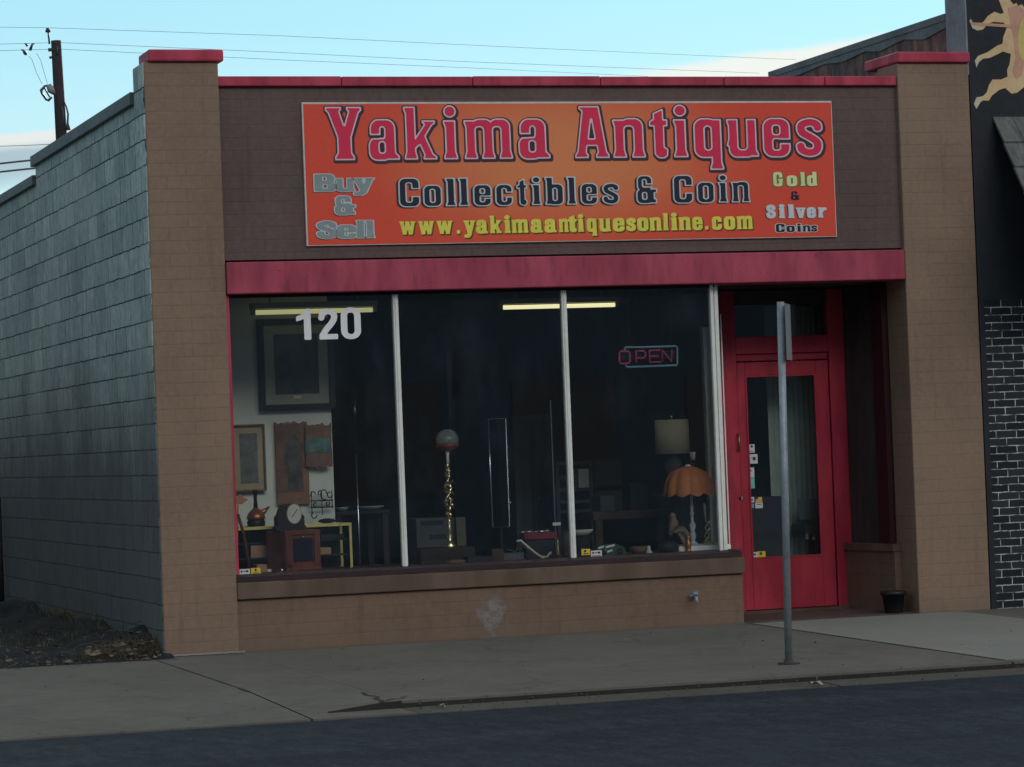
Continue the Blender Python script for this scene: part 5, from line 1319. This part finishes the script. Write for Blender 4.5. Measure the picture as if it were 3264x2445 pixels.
# white draped box with lamp, candlestick, figures
a, c, z0, z1 = RQ(q6, 585, 1388, 850, 1445, .42)
p2 = PQ(q6, 545, 1390, .62)
mb = B(); mb.prism_xy([(a, .34), (c + .02, .34), (c + .02, .84), (p2.x + .02, .84), (p2.x, .62)][::-1], DZ + .001, z1)
dbx = tag(part('white_riser', mb, 'white_cloth', None, ((a + c) / 2, .5, DZ), bevel=.012), 'white cloth covered riser in the right window corner', 'riser')
oc = PQ(q6, 655, 1110, .60); k_ = (PQ(q6, 755, 1110, .60).x - oc.x) / 100; oz = lambda y: PQ(q6, 655, y, .60).z
ol = thing('table_lamp', (oc.x, .60, z1), 'table lamp with a scalloped orange shade and glass stem', 'lamp', 'table lamps in the window')
mb = B(); mb.smooth = True; NN = 96; prof = [(124, 1112), (122, 1085), (112, 1045), (90, 1005), (52, 982), (22, 972)]; vs_ = []
for i, (r, y) in enumerate(prof):
    for k in range(NN):
        a_ = 2 * math.pi * k / NN; lob = abs(math.sin(a_ * 5)); rr_ = r * k_ * (.93 + .09 * lob)
        vs_.append((oc.x + rr_ * math.cos(a_), .60 + rr_ * math.sin(a_), oz(y) - (.028 * lob if i == 0 else 0)))
mb.add(vs_, [(i * NN + k, i * NN + (k + 1) % NN, (i + 1) * NN + (k + 1) % NN, (i + 1) * NN + k) for i in range(len(prof) - 1) for k in range(NN)])
part('lamp_shade', mb, 'amber_shade', ol)
mb = B(); mb.smooth = True; mb.lathe([(15 * k_, 0), (14 * k_, .012), (4 * k_, .02)], (oc.x, .6, oz(973)), 14); part('cap', mb, 'white_cloth', ol)
mb = B(); mb.smooth = True
pr = [(24, 1386), (24, 1378), (10, 1366), (17, 1340), (11, 1310), (18, 1285), (8, 1262), (6, 1235), (11, 1222), (6, 1205), (9, 1190), (6, 1160), (8, 1140), (6, 1100)]
mb.lathe([(r * k_, max(.001, PQ(q6, 655, y, .60).z - z1)) for r, y in pr], (oc.x + .02, .60, z1), 16); part('glass_stem', mb, 'crystal', ol)
bc = PQ(q6, 752, 1390, .66); k_ = (PQ(q6, 852, 1390, .66).x - bc.x) / 100
bs_ = thing('brass_candlestick', (bc.x, .66, z1), 'twisted brass candlestick at the right corner of the window', 'candlestick')
mb = B(); mb.smooth = True
for ph in (0, math.pi):
    mb.tube([(PQ(q6, 748 + 10 * i / 29, 1385 - 120 * i / 29, .66).x + 10 * k_ * math.cos(ph + i * .3), .66 + 10 * k_ * math.sin(ph + i * .3), z1 + .012 + (PQ(q6, 752, 1265, .66).z - z1) * i / 29) for i in range(30)], 6 * k_, 8)
part('twisted_stem', mb, 'brass', bs_)
mb = B(); mb.smooth = True; p = PQ(q6, 738, 1185, .66); mb.tube([(PQ(q6, 745, 1265, .66)), p, PQ(q6, 736, 1168, .66)], [3 * k_, 7 * k_, 6 * k_], 10); part('candle_cup', mb, 'plate_pale', bs_)
mb = B(); mb.smooth = True; mb.lathe([(34 * k_, 0), (32 * k_, .01), (12 * k_, .02)], (bc.x, .66, z1 + .001), 18); part('foot', mb, 'brass', bs_)
p = PQ(q6, 677, 940, .95); k_ = (PQ(q6, 777, 940, .95).x - p.x) / 100
cd2 = thing('white_candle_lamp', (p.x, .95, DZ), 'white candle lamp showing above the orange lamp shade', 'candle lamp')
mb = B(); mb.smooth = True; mb.lathe([(11 * k_, 0), (16 * k_, PQ(q6, 677, 896, .95).z - p.z)], p, 16); part('candle_cup', mb, 'white_cloth', cd2)
mb = B(); mb.smooth = True; mb.tube([(p.x, .95, p.z), (p.x, .95, DZ + .012)], .007, 8); mb.lathe([(.06, 0), (.055, .012)], (p.x, .95, DZ + .001), 16); part('stem', mb, 'iron', cd2)
# seated figurine (one skin)
f0 = PQ(q6, 600, 1388, .60); k_ = (PQ(q6, 700, 1388, .6).x - f0.x) / 100; fz = lambda y: PQ(q6, 600, y, .6).z
fx = lambda x: PQ(q6, x, 1300, .6).x
bmF = bpy.data.meshes.new('figurine')
V_ = [(fx(590), .60, fz(1365)), (fx(588), .60, fz(1320)), (fx(578), .60, fz(1275)), (fx(573), .60, fz(1250)), (fx(570), .595, fz(1228)),
      (fx(612), .585, fz(1300)), (fx(640), .575, fz(1335)), (fx(636), .57, fz(1378)), (fx(556), .585, fz(1300)), (fx(552), .58, fz(1340)), (fx(612), .57, fz(1350)), (fx(618), .56, fz(1380)), (fx(572), .595, fz(1212))]
E_ = [(0, 1), (1, 2), (2, 3), (3, 4), (1, 5), (5, 6), (6, 7), (2, 8), (8, 9), (0, 10), (10, 11), (4, 12)]
R_ = [34, 33, 26, 15, 20, 30, 20, 10, 11, 9, 18, 12, 10]
Pf = Vector((f0.x, .6, z1)); bmF.from_pydata([Vector(v) - Pf for v in V_], E_, [])
of = bpy.data.objects.new('figurine', bmF); COL.objects.link(of); of.location = Pf; ORG[of.name] = Pf
sk_ = of.modifiers.new('skin', 'SKIN'); of.modifiers.new('sub', 'SUBSURF').levels = 2; of.modifiers['sub'].render_levels = 2
for i, v in enumerate(bmF.skin_vertices[0].data): v.radius = (R_[i] * k_,) * 2
bmF.skin_vertices[0].data[0].use_root = True
bmF.materials.append(MATS['figure_tan']); sk_.use_smooth_shade = True
tag(of, 'brown seated figurine on the white riser left of the orange lamp', 'figurine')
p = PQ(q6, 640, 1435, .38); k_ = (PQ(q6, 740, 1435, .38).x - p.x) / 100; cz = lambda y: PQ(q6, 640, y, .38).z - DZ
mb = B(); mb.smooth = True; mb.lathe([(22 * k_, 0.0), (16 * k_, cz(1425)), (13 * k_, cz(1405)), (18 * k_, cz(1385)), (14 * k_, cz(1368)), (8 * k_, cz(1360)), (13 * k_, cz(1350)), (10 * k_, cz(1338)), (3 * k_, cz(1334))], (p.x, .32, DZ + .001), 18)
tag(part('copper_statuette', mb, 'copper', None, (p.x, .32, DZ)), 'small copper statuette in front of the white riser', 'statuette')
p = PQ(q6, 545, 1440, .36); mb = B(); mb.smooth = True; mb.ball((p.x, .36, DZ + .055), .075, 10, 1.25, 1, .72)
tag(part('black_bowl', mb, 'dark_box', None, (p.x, .36, DZ)), 'rounded black bowl left of the white riser', 'bowl')
# green and white toy on the deck
Y = .40; ty = thing('toy_car', tuple(PQ(qT, 1750, 790, Y)), 'small dark green toy car with white stripes near the window bar', 'toy')
mb = B(); P_ = [PQ(qT, *p, Y) for p in ((1560, 760), (1960, 760), (1975, 690), (1940, 630), (1830, 590), (1580, 615), (1540, 680))]
mb.prism([(p.x, p.z) for p in P_], Y, Y + .12); part('body', mb, 'toy_green', ty, bevel=.006)
mb = B()
for (x0, y0, x1, y1) in ((1580, 640, 1660, 615), (1685, 625, 1810, 595), (1610, 695, 1680, 670), (1705, 690, 1780, 665)):
    P_ = [PQ(qT, *p, Y) for p in ((x0, y0), (x1, y1), (x1, y1 + 26), (x0, y0 + 26))]; mb.prism([(p.x, p.z) for p in P_], Y - .003, Y + .001)
part('stripe', mb, 'white_cloth', ty)
for px in (1640, 1890):
    p = PQ(qT, px, 770, Y); mb = B(); mb.smooth = True; mb.tube([(p.x, Y - .006, DZ + .03), (p.x, Y + .126, DZ + .03)], .029, 14); part('wheel', mb, 'dark_box', ty)
# dim things further back and small lumps along the deck
a, c, z0, z1 = RQ(q5, 648, 700, 850, 1290, 3.6)
tc_ = thing('tall_cabinet', ((a + c) / 2, 3.8, 0), 'tall dim grey cabinet standing between the chrome stand and the shelf unit', 'cabinet')
mb = B(); bars(mb, a, c, .05, z1, .06, 3.6, 3.66); mb.box(a, c, 3.66, 4.1, .0, z1); part('body', mb, 'grey_fabric', tc_, bevel=.006)
mb = B(); mb.box((a + c) / 2 - .012, (a + c) / 2 + .012, 3.585, 3.605, .1, z1 - .06); part('door_stile', mb, 'grey_box', tc_)
mb = B(); mb.smooth = True; mb.ball(((a + c) / 2 + .03, 3.575, 1.0), .018, 8); part('knob', mb, 'brass', tc_)
a, c, z0, z1 = RQ(q6, 250, 920, 400, 1010, 3.2)
boxthing('storage_box', q6, (160, 935, 300, 1060), 3.2, .4, 'grey_box', 'large dim grey box stacked behind the wooden bench', 'box', PQ(q6, 230, 1200, 3.2).z - .02)
boxthing('storage_shelf', q6, (120, 1062, 430, 1076), 3.1, .5, 'dark_wood', 'dim shelf board under the large grey box', 'shelf')
p = PQ(q6, 445, 1445, .34); mb = B(); mb.smooth = True; mb.lathe([(.02, 0), (.03, .015), (.012, .05), (.018, .062), (.005, .07)], (p.x, .34, DZ + .001), 14)
tag(part('glass_stopper', mb, 'crystal', None, (p.x, .34, DZ)), 'tiny clear glass piece on the deck left of the black bowl', 'glassware')
p = PQ(q6, 400, 1440, .46); mb = B(); mb.smooth = True; mb.lathe([(.06, 0), (.085, .03), (.09, .06), (.07, .065), (.06, .03)], (p.x, .46, DZ + .001), 20)
tag(part('clay_bowl', mb, 'board_brown', None, (p.x, .46, DZ)), 'small brown bowl between the toy car and the black bowl', 'bowl')
for k, (px, hgt, wd) in enumerate(((470, .05, .11), (560, .10, .05), (640, .06, .09))):
    p = PQ(q5, px, 1470, .42 + .05 * k); mb = B(); mb.box(p.x - wd, p.x + wd, .42 + .05 * k, .55 + .05 * k, DZ + .001, DZ + hgt)
    tag(part('dark_book_box', mb, ('dark_box', 'brown_wood', 'grey_fabric')[k], None, (p.x, .45, DZ), bevel=.004), ('flat black box on the deck right of the black plinth', 'brown upright box on the deck below the chrome stand', 'low grey box on the deck left of the forked metal bar')[k], 'box')
for px, lab, mt in ((262, 'pale small ball ornament left of the red wood cabinet foot', 'ivory'), (330, 'small silver ornament at the foot of the red wood cabinet', 'chrome')):
    p = PQ(q4, px, 1545, .36); mb = B(); mb.smooth = True; mb.ball((p.x, .36, DZ + .02), .018, 8, 1.2); mb.lathe([(.012, 0), (.010, .006)], (p.x, .36, DZ + .001), 10)
    tag(part('ornament', mb, mt, None, (p.x, .36, DZ)), lab, 'ornament')
for (px, py, s0) in ((1205, 1150, .012), (1212, 1142, .010), (1220, 1158, .011), (1232, 1165, .012)): pass
# ---- seen through the door
a, c, z0, z1 = RQ(q7, 447, 1040, 560, 1140, 1.42)
oc_ = thing('office_chair', ((a + c) / 2, 1.65, 0), 'grey backed office chair behind the glass of the red door', 'chair')
mb = B(); mb.box(a, c + .04, 1.42, 1.44, z0, z1); part('backrest', mb, 'grey_fabric', oc_, bevel=.02)
a2, c2_, z2, z3 = RQ(q7, 447, 1150, 580, 1222, 1.42)
mb = B(); mb.box(a2, c2_, 1.30, 1.62, z2, z3 - .01); part('seat', mb, 'black', oc_, bevel=.03)
mb = B(); mb.smooth = True; mb.tube([((a2 + c2_) / 2, 1.46, z2), ((a2 + c2_) / 2, 1.46, .08)], .03, 10); part('column', mb, 'black', oc_)
mb = B()
for i in range(5): mb.tube([((a2 + c2_) / 2, 1.46, .09), ((a2 + c2_) / 2 + .24 * math.cos(i * 1.2566 + .3), 1.46 + .17 * math.sin(i * 1.2566 + .3), .05)], .02, 6)
part('star_base', mb, 'black', oc_)
mb = B()
for px in (488, 522): p = PQ(q7, px, 1218, 1.28); mb.box(p.x - .008, p.x + .008, 1.28, 1.31, p.z - .03, p.z + .02)
part('arm_bolt', mb, 'chrome', oc_)
boxthing('dark_counter', q7, (190, 1030, 372, 1330), 1.36, .26, 'dark_box', 'dark counter behind the left half of the door glass', 'counter', 0.0)


# ================================================================== STREET THINGS
pt, pb = at(1686, 652, -3.77), at(1704, 1435, -3.77)
pz = zs(-3.77)
post = thing('sign_post', (pb.x, -3.77, pz), 'thin galvanised sign post at the kerb in front of the shop door', 'sign post')
pm_ = B(); pm_.smooth = True; pm_.tube([(pb.x, -3.77, pz), (pt.x, -3.77, pt.z)], .0255, 14)
part('pole', pm_, 'galvanised', post)
pm_ = B(); pm_.smooth = True; pm_.lathe([(.075, 0), (.075, .008), (.034, .012), (.034, .03), (.028, .032)], (pb.x, -3.77, pz), 18)
part('base_plate', pm_, M('rusty_iron', (.06, .05, .05), .8, .3, 20), post)
ztop = at(1702, 656, -3.77).z; zbot = at(1706, 778, -3.77).z; zm = (ztop + zbot) / 2
ang = RAD(90 - 29.5)
pl_ = B(); rot = Matrix.Rotation(ang, 3, 'Z')
cx = at(1695, 715, -3.77).x + .02
pl_.rbox((cx + .020, -3.74, zm), (.30, .003, ztop - zbot), rot)
part('sign_plate', pl_, M('plate_back', (.26, .29, .30), .5, .2, 8, metal=.2), post, bevel=.001)
pl_ = B()
for dz in (-.13, .13): pl_.rbox((cx - .002, -3.765, zm + dz), (.05, .012, .03), rot)
part('bracket', pl_, 'galvanised', post)

pp = at(1931, 1322, .14)
pot = B(); pot.smooth = True
pot.lathe([(.070, 0), (.074, .01), (.092, .145), (.106, .148), (.108, .178), (.100, .180), (.088, .172), (.085, .15), (.02, .145)], (pp.x, .14, .005), 28)
o = part('plant_pot', pot, 'black_pot', None, (pp.x, .14, .005))
tag(o, 'empty black flower pot on the entrance floor beside the right pilaster', 'plant pot')

pp = at(11, 1300, 7.9); pq = at(8, 1075, 7.9)
wp = B(); wp.smooth = True; wp.tube([(-.05, 7.9, .02), (-.055, 7.88, 1.18)], .027, 10)
o = part('pipe_post', wp, M('dark_rust', (.03, .028, .028), .8, .3, 9), None, (-.05, 7.9, .02))
tag(o, 'short dark pipe post standing against the grey block side wall', 'post')

# ------------------------------------------------------------------ neighbour on the right
nb_ = thing('mural_building', (6.9, 0, 0), 'taller black neighbour building with a painted mural and white jointed brick base', 'building')
NX = 6.884
mb = B(); mb.box(NX + .002, 12, 0, .36, 2.535, 6.4); mb.box(NX + .002, 6.935, 0, .36, -.15, 2.535)
part('facade', mb, 'mural_black', nb_)
mb = B(); mb.box(6.935, 12, .004, .36, -.15, 2.535); part('brick_base', mb, 'white_joint_brick', nb_)
M('grey_render', (.24, .27, .28), .8, .25, 3, .5, 12)
mb = B(); mb.box(NX - .012, NX + .0015, .002, .372, 4.40, 6.39); part('parapet_return', mb, 'grey_render', nb_)
mb = B(); mb.box(NX, NX + .25, .374, 4.19, -.15, 4.905); mb.box(NX, NX + .25, 4.19, 14, -.15, 4.2)
part('side_wall', mb, 'rusty_patchwork', nb_)
mb = B(); mb.box(NX - .02, NX + .27, .375, 4.21, 4.90, 4.958)
mb.prism_yz([(.38, 4.84), (.8, 4.80), (1.2, 4.855), (1.7, 4.82), (2.0, 4.86), (2.5, 4.83), (2.9, 4.865), (3.5, 4.84), (4.2, 4.86), (4.2, 4.92), (.38, 4.92)], NX - .012, NX - .001)
part('wall_flashing', mb, M('flashing', (.13, .13, .135), .6, .35, 4, .4, 18), nb_)
mb = B(); mb.box(NX + .25, 12, .36, 14, 4.0, 4.15); mb.box(11.8, 12, .36, 14, -.15, 4.0); mb.box(NX + .25, 11.8, 13.8, 14, -.15, 4.0)
part('roof', mb, 'roof_felt', nb_)
# mural figure, painted flat on the wall
M('mural_skin', (.72, .50, .27), .7, .12, 5); M('mural_pink', (.62, .33, .24), .7, .15, 5); M('mural_yellow', (.66, .52, .18), .7, .1, 5); M('mural_cream', (.60, .55, .42), .7, .1, 8); M('mural_hair', (.03, .02, .025), .7, .1, 8)
figp = [(1305, -40), (1298, 0), (1312, 35), (1325, 68), (1308, 74), (1275, 62), (1240, 85), (1220, 113), (1195, 128), (1166, 133), (1150, 100), (1143, 112), (1160, 150), (1185, 162), (1215, 155), (1242, 125), (1270, 115), (1325, 120), (1340, 150), (1322, 195), (1318, 230), (1292, 240), (1240, 275), (1190, 295), (1171, 320), (1180, 357), (1192, 330), (1215, 310), (1250, 306), (1285, 290), (1320, 272), (1362, 285), (1355, 340), (1342, 370), (1345, 405), (1310, 420), (1265, 420), (1246, 450), (1235, 488), (1215, 508), (1180, 515), (1166, 550), (1180, 576), (1195, 545), (1215, 530), (1245, 532), (1262, 505), (1300, 475), (1332, 465), (1365, 495), (1395, 490), (1432, 460), (1480, 430), (1520, 330), (1500, 200), (1470, 60), (1450, -40)]
def mural(name, pts, mt, k, Y=0):
    P = [PQ(q8, x, y, 0) for x, y in pts]
    mb = B(); mb.prism([(p.x, p.z) for p in P], -.002 * k, .001); part(name, mb, mt, fig)
fig = part('mural_figure', B().prism([(p.x, p.z) for p in [PQ(q8, x, y, 0) for x, y in figp]], -.002, .001), 'mural_skin', nb_)
mural('mural_shading', [(1345, 40), (1400, 30), (1440, 60), (1450, 200), (1420, 400), (1390, 420), (1370, 380), (1385, 300), (1375, 200), (1360, 120)], 'mural_pink', 2)
mural('mural_drum', [(1432 + 42 * math.cos(a) + 8, 212 + 118 * math.sin(a)) for a in [i * math.pi / 14 for i in range(28)]], 'mural_yellow', 3)
mural('mural_pipe', [(1148, 118), (1400, 132), (1400, 150), (1200, 135), (1148, 128)], 'mural_pink', 3)
mural('mural_hair', [(1362, -40), (1358, 0), (1375, 22), (1392, 14), (1400, 32), (1420, 20), (1432, 38), (1450, 20), (1460, -40)], 'mural_hair', 3)
for c in ([(1171, 320), (1195, 298), (1205, 308), (1192, 330), (1180, 357)], [(1166, 550), (1182, 515), (1205, 512), (1200, 540), (1180, 576)], [(1150, 100), (1166, 133), (1190, 130), (1185, 158), (1160, 150), (1143, 112)]):
    mural('mural_claw', c, 'mural_cream', 2)
# slanted shingled canopy on the neighbour
can = B(); M('weathered_shingle', (.13, .135, .125), .85, .35, 6, .6, 20, stretch=(3, 1, 1))
dy, dz = -.45, -.60
def cpt(k): return (dy * k, 4.05 + dz * k)
for i in range(6):
    k0, k1 = i * .36, (i + 1) * .36 + .03
    (ya, za), (yb_, zb_) = cpt(k0), cpt(k1)
    n = Vector((0, -.8, .6)) * .018
    xx = 7.085
    while xx < 11:
        x2 = xx + random.uniform(.12, .2)
        can.add([(xx, ya, za), (x2 - .004, ya, za), (x2 - .004, yb_ + n.y, zb_ + n.z), (xx, yb_ + n.y, zb_ + n.z), (xx, ya - n.y * .1, za - .03), (x2 - .004, ya, za - .03), (x2 - .004, yb_, zb_ - .01), (xx, yb_, zb_ - .01)],
                [(3, 2, 1, 0), (4, 5, 6, 7), (2, 3, 7, 6), (3, 0, 4, 7), (1, 2, 6, 5), (0, 1, 5, 4)])
        xx = x2
part('shingle_canopy', can, 'weathered_shingle', nb_)

# ------------------------------------------------------------------ utility pole and wires behind the shop
UY = 37.0
ut = at(121, 88, UY)
up = thing('utility_pole', (ut.x + .02, UY, -.3), 'dark wooden utility pole rising behind the block side wall', 'utility pole')
M('pole_wood', (.035, .025, .032), .85, .3, 4, .4, 20); M('insulator', (.06, .065, .07), .4, .2); M('wire_dark', (.09, .10, .11), .6, .1)
mb = B(); mb.smooth = True; mb.tube([(ut.x + .14, UY, -.3), (ut.x + .04, UY, ut.z - 2), (ut.x, UY, ut.z)], [.15, .112, .098], 14); part('pole_shaft', mb, 'pole_wood', up)
mb = B(); mb.smooth = True
a, c, d_ = PQ(q1, 705, 270, UY - .12), PQ(q1, 688, 100, UY - .12), PQ(q1, 680, 40, UY - .12)
mb.tube([a, c], .018, 8); mb.tube([c, d_], [.05, .03], 10); mb.tube([PQ(q1, 650, 85, UY - .12), PQ(q1, 712, 85, UY - .12)], .03, 8)
part('top_insulator', mb, 'insulator', up)
mb = B(); mb.smooth = True
mb.tube([PQ(q1, 690, 355, UY - .1), PQ(q1, 740, 350, UY - .1)], .035, 10); mb.tube([PQ(q1, 705, 465, UY - .1), PQ(q1, 740, 460, UY - .1)], .025, 10)
mb.tube([PQ(q1, 820, 300, UY - .11), PQ(q1, 815, 420, UY - .11)], .02, 8)
part('side_insulator', mb, 'insulator', up)
mb = B(); mb.smooth = True
mb.tube([PQ(q1, 690, 850, UY - .15), PQ(q1, 730, 930, UY - .15), PQ(q1, 780, 985, UY - .12)], [.05, .075, .03], 10)
part('cutout', mb, M('cutout_grey', (.26, .28, .30), .5, .2), up)
mb = B(); mb.smooth = True
mb.tube([PQ(q1, *p_, UY - .15) for p_ in ((690, 860), (640, 870), (585, 935), (600, 975), (660, 1065), (690, 1075), (740, 1030))], [.02, .022, .03, .025, .022, .028, .02], 8)
mb.tube([PQ(q1, *p_, UY - .15) for p_ in ((635, 900), (710, 1030))], .015, 8)
part('cutout_bracket', mb, 'insulator', up)
mb = B(); mb.smooth = True
mb.tube([PQ(q1, *p_, UY - .1) for p_ in ((915, 1085), (945, 1160), (972, 1270), (965, 1400), (975, 1500))], [.012, .016, .02, .022, .05], 8)
mb.tube([PQ(q1, *p_, UY - .1) for p_ in ((880, 1165), (900, 1230), (902, 1320), (885, 1420))], .014, 8)
part('riser_cable', mb, 'wire_dark', up)
mb = B()
mb.tube([PQ(q1, *p_, UY - .15) for p_ in ((405, 440), (455, 490), (520, 680), (600, 840))], .0045, 5)
mb.tube([PQ(q1, *p_, UY - .15) for p_ in ((520, 400), (580, 500), (630, 680), (675, 830))], .0045, 5)
part('drop_wire', mb, 'wire_dark', up)
def wire(pts, r, label, group='overhead wires'):
    P = [at(*p_) for p_ in pts]
    mb = B(); mb.smooth = True; mb.tube(P, r, 6)
    o = part('overhead_wire', mb, 'wire_dark', None, tuple(P[0])); tag(o, label, 'wire', group)
    return o
wire([(-60, 58, UY), (104, 60, UY - .12), (600, 77, 41), (1130, 103, 47), (1720, 129, 56)], .0040, 'highest thin overhead wire running from the pole top across the sky')
o = wire([(-60, 97, UY), (126, 92, UY - .12), (600, 113, 41), (1000, 133, 46), (1640, 158, 54)], .0040, 'middle thin overhead wire passing just under the pole top')
mb = B(); mb.smooth = True
for pts in (((350, 262), (375, 275), (395, 300)), ((490, 262), (460, 275), (435, 345))): mb.tube([PQ(q1, *p_, UY - .1) for p_ in pts], [.012, .02, .03], 8)
mb.tube([PQ(q1, 415, 350, UY - .1), PQ(q1, 450, 352, UY - .1)], .02, 8)
part('wire_clamp', mb, 'insulator', o)
o = wire([(-60, 111, UY), (126, 106, UY - .12), (600, 129, 41), (1000, 146, 46), (1400, 165, 52)], .0040, 'lowest thin overhead wire of the three leaving the pole top')
mb = B(); mb.smooth = True; mb.tube([PQ(q1, *p_, UY - .1) for p_ in ((300, 350), (330, 360), (360, 400), (375, 430))], [.012, .02, .04, .015], 8)
part('wire_clamp', mb, 'insulator', o)
wire([(-60, 360, 30), (40, 349, 30), (130, 340, 30)], .018, 'upper of two thick black cables left of the side wall')
wire([(-60, 378, 30), (40, 367, 30), (130, 358, 30)], .018, 'lower of two thick black cables left of the side wall')
wire([(-60, 318, 45), (60, 314, 45), (160, 309, 45)], .007, 'faint thin cable in front of the low left cloud')

# ------------------------------------------------------------------ buildings across the street (they shade the scene and show in the glass); unseen block added beside the lot to darken the side wall
painted_block('opposite_brick', (.026, .046, .072), bw=.22, rh=.075, bump=.3)
painted_block('lot_shade_brick', (.10, .09, .085), axis='y', bw=.22, rh=.075, bump=.3)
def far_block(name, x0, x1, y0, y1, h, label, mt, facade):
    th = thing(name, ((x0 + x1) / 2, (y0 + y1) / 2, -.3), label, 'building')
    mb = B(); mb.box(x0, x1, y0, y1, -.3, h); part('wall', mb, mt, th)
    mb = B(); mb.box(x0 - .1, x1 + .1, y0 - .1, y1 + .1, h, h + .18); part('cornice', mb, 'coping_metal', th)
    if facade:
        n = int((x1 - x0) / 3.2)
        for i in range(n):
            xa = x0 + (i + .2) * (x1 - x0) / n; xb = x0 + (i + .8) * (x1 - x0) / n
            mb = B(); mb.box(xa, xb, y1 + .002, y1 + .03, .7, 2.6); part('window', mb, 'black', th)
    return th
far_block('street_building', -16, 4.5, -38, -27.5, 6.6, 'dark brick building across the street mirrored in the shop window', 'opposite_brick', True)
far_block('street_building', 4.6, 24, -38, -27.5, 5.2, 'lower dark brick building across the street mirrored in the door glass', 'opposite_brick', True)
far_block('street_building', -42, -16.1, -38, -27.5, 5.6, 'long dark brick building across the street mirrored at the left', 'opposite_brick', True)
far_block('lot_shade_block', -16, -4.45, .4, 16, 4.6, 'unseen dark brick block added beyond the bare lot to darken the side wall', 'lot_shade_brick', False)
